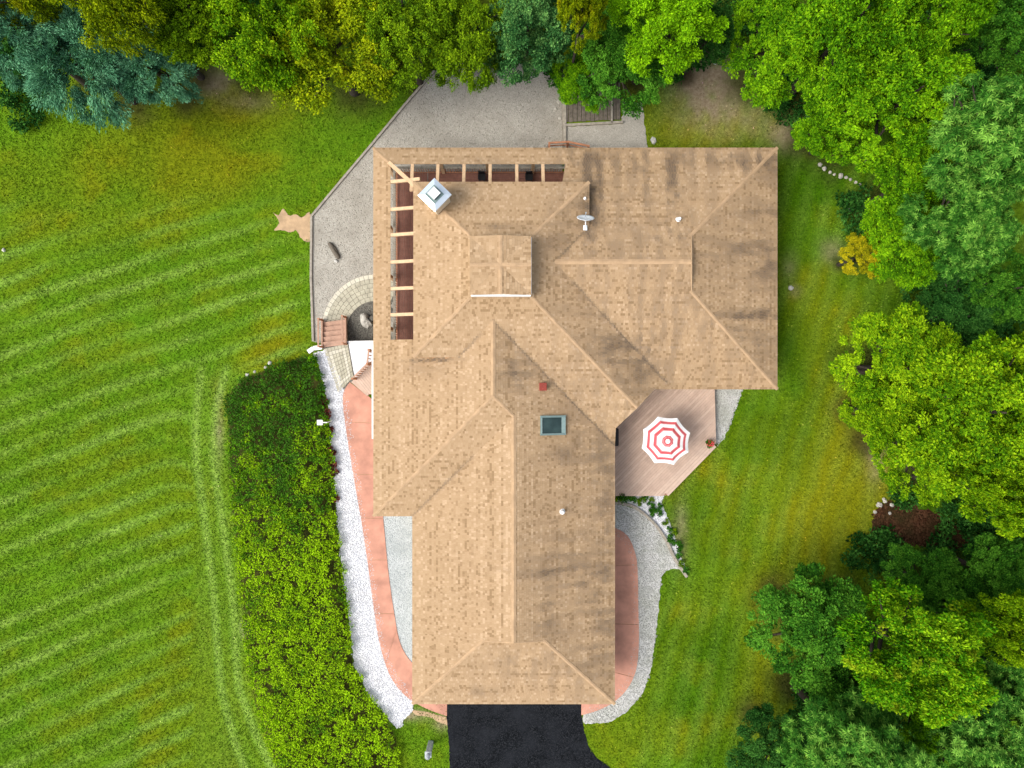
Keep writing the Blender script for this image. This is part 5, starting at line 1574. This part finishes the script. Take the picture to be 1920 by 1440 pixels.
# small plants from one shared leaf tuft
def tuft(name, seed, R, hgt, ncl, nl, leaf, mat):
    rng = np.random.default_rng(seed)
    d = unit(ncl * 3, rng); d = d[d[:, 2] > -0.1][:ncl]
    C = d * np.array([R * .7, R * .7, hgt * .7]) + np.array([0, 0, hgt * .35])
    return leaf_mesh('foliage', *clump_leaves(C, d, np.full(len(C), R * .45), nl, rng, leaf, 0.6))
tuft_a = tuft('tuft', 1, 0.32, 0.35, 9, 40, 0.085, None); tuft_a.materials.append(L['mid'])
tuft_b = tuft('tuft', 2, 0.26, 0.25, 7, 36, 0.08, None); tuft_b.materials.append(L['mid'])
def plant(name, px, py, s, colr, label, group, me=None):
    p = at_g(px, py)
    t = empty(name, p, label, 'plant', group)
    o = bpy.data.objects.new('foliage', me or tuft_a); COL.objects.link(o); o.parent = t
    o.scale = (s, s, s); o.rotation_euler = (0, 0, random.uniform(0, 6))
    o.material_slots[0].link = 'OBJECT'; o.material_slots[0].material = L[colr]
    mb = MB(); mb.tube([(0, 0, 0), (0.01, 0, 0.2 * s)], [0.015, 0.008], 5); mb.build('stem', M['bark'], t)
    return t
for i, (px, py, s) in enumerate([(1158, 931, 1.0), (1170, 927, 1.2), (1188, 936, .9), (1203, 940, 1.1), (1208, 928, .9), (1218, 950, 1.0), (1222, 936, .8), (1230, 962, .9), (1236, 948, .7), (1246, 978, .8), (1254, 992, .9), (1258, 1008, 1.0), (1264, 996, .7), (1268, 1024, .9), (1272, 1040, 1.0), (1278, 1056, .9), (1285, 1068, .8)]):
    plant('ground_plant', px, py, s * random.uniform(0.8, 1.35), 'green' if i % 3 else 'olive', ORD[i] + ' small plant along the curved east strip, counted from the garage wall', 'plants in the curved east strip', tuft_a if i % 2 else tuft_b)
for i, (px, py, s, c_) in enumerate([(610, 752, 1.0, 'red'), (616, 775, 1.2, 'red'), (619, 806, 1.0, 'red'), (622, 846, 1.2, 'red'), (624, 866, 1.4, 'red'), (627, 884, 1.2, 'red'), (632, 935, .9, 'red')]):
    plant('red_shrub', px, py, s, c_, ORD[i] + ' low dark red shrub from the top, between shrub bed and white gravel', 'red shrubs along the white gravel', tuft_b)
for i, (px, py, s) in enumerate([(587, 680, 1.2), (577, 690, 1.0), (594, 705, .9), (603, 742, .7)]):
    plant('lime_shrub', px, py, s, 'lime', ORD[i] + ' bright lime sprig from the top right corner of the shrub bed', 'lime sprigs by the landing', tuft_a)
ff = bpy.data.objects.new('foliage', tuft_b); COL.objects.link(ff); ff.parent = fp; ff.location = (0, 0, 0.26)
ff.material_slots[0].link = 'OBJECT'; ff.material_slots[0].material = L['green']
rng = np.random.default_rng(5)
d = unit(60, rng); d[:, 2] = np.abs(d[:, 2])
fm = leaf_mesh('blossoms', d * np.array([.2, .2, .2]) + np.array([0.05, 0.03, .36]), unit(60, rng), d + np.array([0, 0, .5]), np.full(60, .09), np.full(60, .08), rng.random(60))
link('blossoms', fm, M['flower_red'], fp)

# dense shrub bed: nobody could count it
hp = [at2(p[0], p[1], 0.2) for p in HEDGE_PX]
hx = [p[0] for p in hp]; hy = [p[1] for p in hp]
rng = np.random.default_rng(21)
n = 9000
X = rng.uniform(min(hx), max(hx), n); Y = rng.uniform(-24.0, max(hy), n)
ok = inside(hp, X, Y); X = X[ok]; Y = Y[ok]
keep = []
cell = {}
for i in range(len(X)):
    k_ = (int(X[i] / 0.34), int(Y[i] / 0.34))
    if all(math.hypot(X[i] - X[j], Y[i] - Y[j]) > 0.31 for a in (-1, 0, 1) for b_ in (-1, 0, 1) for j in cell.get((k_[0] + a, k_[1] + b_), [])):
        cell.setdefault(k_, []).append(i); keep.append(i)
X = X[keep]; Y = Y[keep]
edge = np.min(np.stack([np.hypot(X - p[0], Y - p[1]) for p in ragged(hp, 0.3, 0)]), 0)
hh = (0.28 + 0.45 * fbm(X * 0.55, Y * 0.55, 61) + 0.30 * rng.random(len(X))) * (0.55 + 0.45 * sstep(0.0, 0.9, edge))
C = np.stack([X, Y, ground_z(X, Y) + hh], 1)
N0 = unit(len(C), rng) * 0.4 + np.array([0, 0, 0.8])
rad = 0.24 + 0.14 * rng.random(len(C))
P, D, Nn, ln, wd, rnd = clump_leaves(C, N0, rad, 62, rng, 0.13, 0.75, 'plain', 0.15)
zone = sstep(2.0, -13.0, P[:, 1] + 5 * (fbm(P[:, 0] * .3, P[:, 1] * .3, 71) - 0.5))      # paler variety towards the driveway
big = fbm(P[:, 0] * 0.9, P[:, 1] * 0.9, 73)
rnd = np.clip(rnd * 0.55 + 0.40 * zone + 0.55 * (big - 0.5) + 0.06, 0, 1)
hme = leaf_mesh('shrub_bed', P, D, Nn, ln, wd, rnd)
hedge = link('shrub_bed', hme, L['hedge'])
tag(hedge, 'dense bed of knee high green shrubs left of the white gravel strip', 'shrubs', kind='stuff')

# low undergrowth in the wood's gaps
rng = np.random.default_rng(31)
und = []
for (px, py, r_, zt) in [(1660, 1020, 24, .5), (1800, 965, 40, 1.2), (1830, 1010, 40, 1.2), (1760, 1035, 30, .8), (1700, 935, 20, .6), (1850, 960, 50, 1.4), (1860, 620, 90, 1.4), (1780, 520, 80, 1.6), (1760, 120, 120, 1.5), (1880, 160, 90, 2.0), (1400, 30, 60, 1.2), (1650, 30, 90, 1.5), (1900, 800, 90, 1.5), (1640, 1040, 50, .8), (1790, 1140, 80, 1.2), (1890, 1060, 60, 1.5), (1850, 1270, 90, 1.5), (1690, 1380, 80, 1.2), (1560, 1310, 70, 1.0),
                        (320, 20, 90, 1.5), (450, 40, 70, 1.5), (700, 40, 60, 1.5), (820, 30, 80, 1.3), (930, 60, 60, 1.2), (1060, 90, 60, 1.2), (1150, 40, 90, 1.5), (1640, 430, 50, 1.0), (1600, 380, 30, .6), (20, 180, 50, .7), (130, 30, 90, 1.4), (0, 60, 80, 1.5), (1300, 90, 40, .8), (1500, 180, 60, .8), (1270, 120, 30, .8)]:
    cx, cy = at2(px, py, 0.5); R_ = r_ / 33.0
    k_ = int(14 * R_ * R_) + 6
    a = rng.random(k_) * 6.283; q_ = np.sqrt(rng.random(k_)) * R_
    und.append(np.stack([cx + q_ * np.cos(a), cy + q_ * np.sin(a), rng.random(k_) * zt + 0.15], 1))
C = np.concatenate(und); C[:, 2] += ground_z(C[:, 0], C[:, 1])
N0 = unit(len(C), rng) * .5 + np.array([0, 0, .7])
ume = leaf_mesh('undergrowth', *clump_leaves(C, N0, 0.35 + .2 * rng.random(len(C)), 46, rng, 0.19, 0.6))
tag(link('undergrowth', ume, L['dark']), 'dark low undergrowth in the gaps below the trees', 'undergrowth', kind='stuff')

# grass blades over the lawn
rng = np.random.default_rng(41)
n = 520000
X = rng.uniform(-31.5, 31.5, n); Y = rng.uniform(-23.6, 23.6, n)
Z = ground_z(X, Y)
kx = F / (H - Z); PXx = 960 + X * kx; PYy = 720 - Y * kx
ok = np.ones(n, bool)
for poly, z_ in ((HEDGE_PX, 0), (YARD_PX, ZL), (ws, 0), (pale, 0), (drv, 0)):
    wp = [at2(p[0], p[1], z_) for p in poly]
    ok &= ~inside(wp, X, Y)
for wp in (W([(643, 640), (720, 640), (720, 940), (800, 940), (800, 1290), (842, 1350), (838, 1343), (762, 1306), (700, 1150), (640, 800), (600, 650)]), W([(1090, 960), (1200, 985), (1204, 1240), (1150, 1340), (1090, 1345)]),
           [(BX0 + .3, BY0 + .3), (AX0 + .3, BY0 + .3), (AX0 + .3, AY0 + .3), (AX1 - .3, AY0 + .3), (AX1 - .3, -2), (7.5, CY0 + .3), (CX1 - .3, CY0 + .3), (CX1 - .3, YN - .3), (BX0 + .3, YN - .3)], DP,
           W([(1058, 238), (1166, 232), (1168, 160), (1204, 192), (1214, 280), (1210, 330), (1058, 330)]), W([(1325, 720), (1390, 724), (1370, 790), (1348, 828), (1330, 826)]), W([(1140, 920), (1246, 925), (1240, 944), (1262, 1000), (1286, 1072), (1250, 1014), (1150, 940)]),
           [at2(*p, ZL) for p in leafy], W([(1640, 955), (1662, 938), (1760, 962), (1830, 1010), (1740, 1026), (1630, 1000)]), W([(1060, 150), (1170, 150), (1170, 240), (1060, 240)])):
    ok &= ~inside(wp, X, Y)
mow_, dry_shade_, bare_, floor_, lush_ = lawn_fields(X, Y, Z)
ok &= rng.random(n) > (bare_ * 0.9 + floor_ * 0.97)
X, Y, Z = X[ok], Y[ok], Z[ok]; mow_, dry_shade_, bare_, floor_, lush_ = mow_[ok], dry_shade_[ok], bare_[ok], floor_[ok], lush_[ok]
n = len(X)
az = rng.random(n) * 6.283; tl = 0.35 + 0.75 * rng.random(n)
hgt = (0.07 + 0.08 * rng.random(n)) * (1 + 0.5 * mow_)
dirx = np.cos(az) * np.sin(tl); diry = np.sin(az) * np.sin(tl); dirz = np.cos(tl)
wv = 0.022 + 0.02 * rng.random(n)
B = np.stack([X, Y, Z], 1); Dv = np.stack([dirx, diry, dirz], 1); Sv = np.stack([-np.sin(az), np.cos(az), np.zeros(n)], 1)
V = np.stack([B - Sv * wv[:, None], B + Sv * wv[:, None], B + Dv * hgt[:, None]], 1).reshape(-1, 3)
bme = mesh_np('grass', V, np.arange(len(V)).reshape(-1, 3), 3, {'rnd': ('FACE', rng.random(n)), 'mow': ('FACE', mow_), 'dry_shade': ('FACE', dry_shade_), 'bare': ('FACE', bare_), 'floor': ('FACE', floor_), 'lush': ('FACE', lush_)})
tag(link('grass', bme, M['blade']), 'short mown grass of the lawns round the house', 'grass', kind='stuff')

# loose pebbles: white strip
rng = np.random.default_rng(51)
def pebbles(name, polys, mat, dens, size, label, z=0.03):
    tv = np.array([(1, 0, 0), (-0.5, .87, 0), (-0.5, -.87, 0), (0, 0, 0.9)], float); tf = np.array([(0, 1, 3), (1, 2, 3), (2, 0, 3)])
    Vs, Fs, rn, base = [], [], [], 0
    for pts in polys:
        xs = [p[0] for p in pts]; ys = [p[1] for p in pts]
        n = int((max(xs) - min(xs)) * (max(ys) - min(ys)) * dens)
        X = rng.uniform(min(xs), max(xs), n); Y = rng.uniform(min(ys), max(ys), n); ok = inside(pts, X, Y); X = X[ok]; Y = Y[ok]; n = len(X)
        s = size * (0.6 + 0.9 * rng.random(n)); a = rng.random(n) * 6.283
        c, sn = np.cos(a), np.sin(a)
        px_ = (tv[None, :, 0] * c[:, None] - tv[None, :, 1] * sn[:, None]) * s[:, None] + X[:, None]
        py_ = (tv[None, :, 0] * sn[:, None] + tv[None, :, 1] * c[:, None]) * s[:, None] + Y[:, None]
        pz_ = tv[None, :, 2] * s[:, None] * 0.7 + z
        pz_ = np.broadcast_to(pz_, px_.shape)
        Vs.append(np.stack([px_, py_, pz_], 2).reshape(-1, 3)); Fs.append((tf[None] + (np.arange(n) * 4)[:, None, None] + base).reshape(-1, 3)); base += n * 4
    me = mesh_np(name, np.concatenate(Vs), np.concatenate(Fs), 3)
    tag(link(name, me, mat), label, 'pebbles', kind='stuff')
pebbles('white_pebbles', [ragged(W(ws), .2, .12, 4), W([(1145, 918), (1248, 924), (1240, 944), (1264, 1000), (1272, 1030), (1288, 1072), (1250, 1014), (1192, 950)])], M['gravel_white'], 260, 0.045, 'loose white pebbles strewn over the white gravel strips')
pebbles('pale_pebbles', [ragged(W(pale), .2, .1, 5), W([(1330, 724), (1394, 726), (1372, 790), (1346, 836), (1332, 826)])], M['gravel_pale'], 260, 0.04, 'loose pale pebbles strewn over the east gravel beds')
pebbles('grey_pebbles', [[at2(x, y, ZL) for x, y in YARD_PX]], M['gravel_grey'], 70, 0.04, 'loose grey pebbles strewn over the gravel yard', ZL + 0.03)
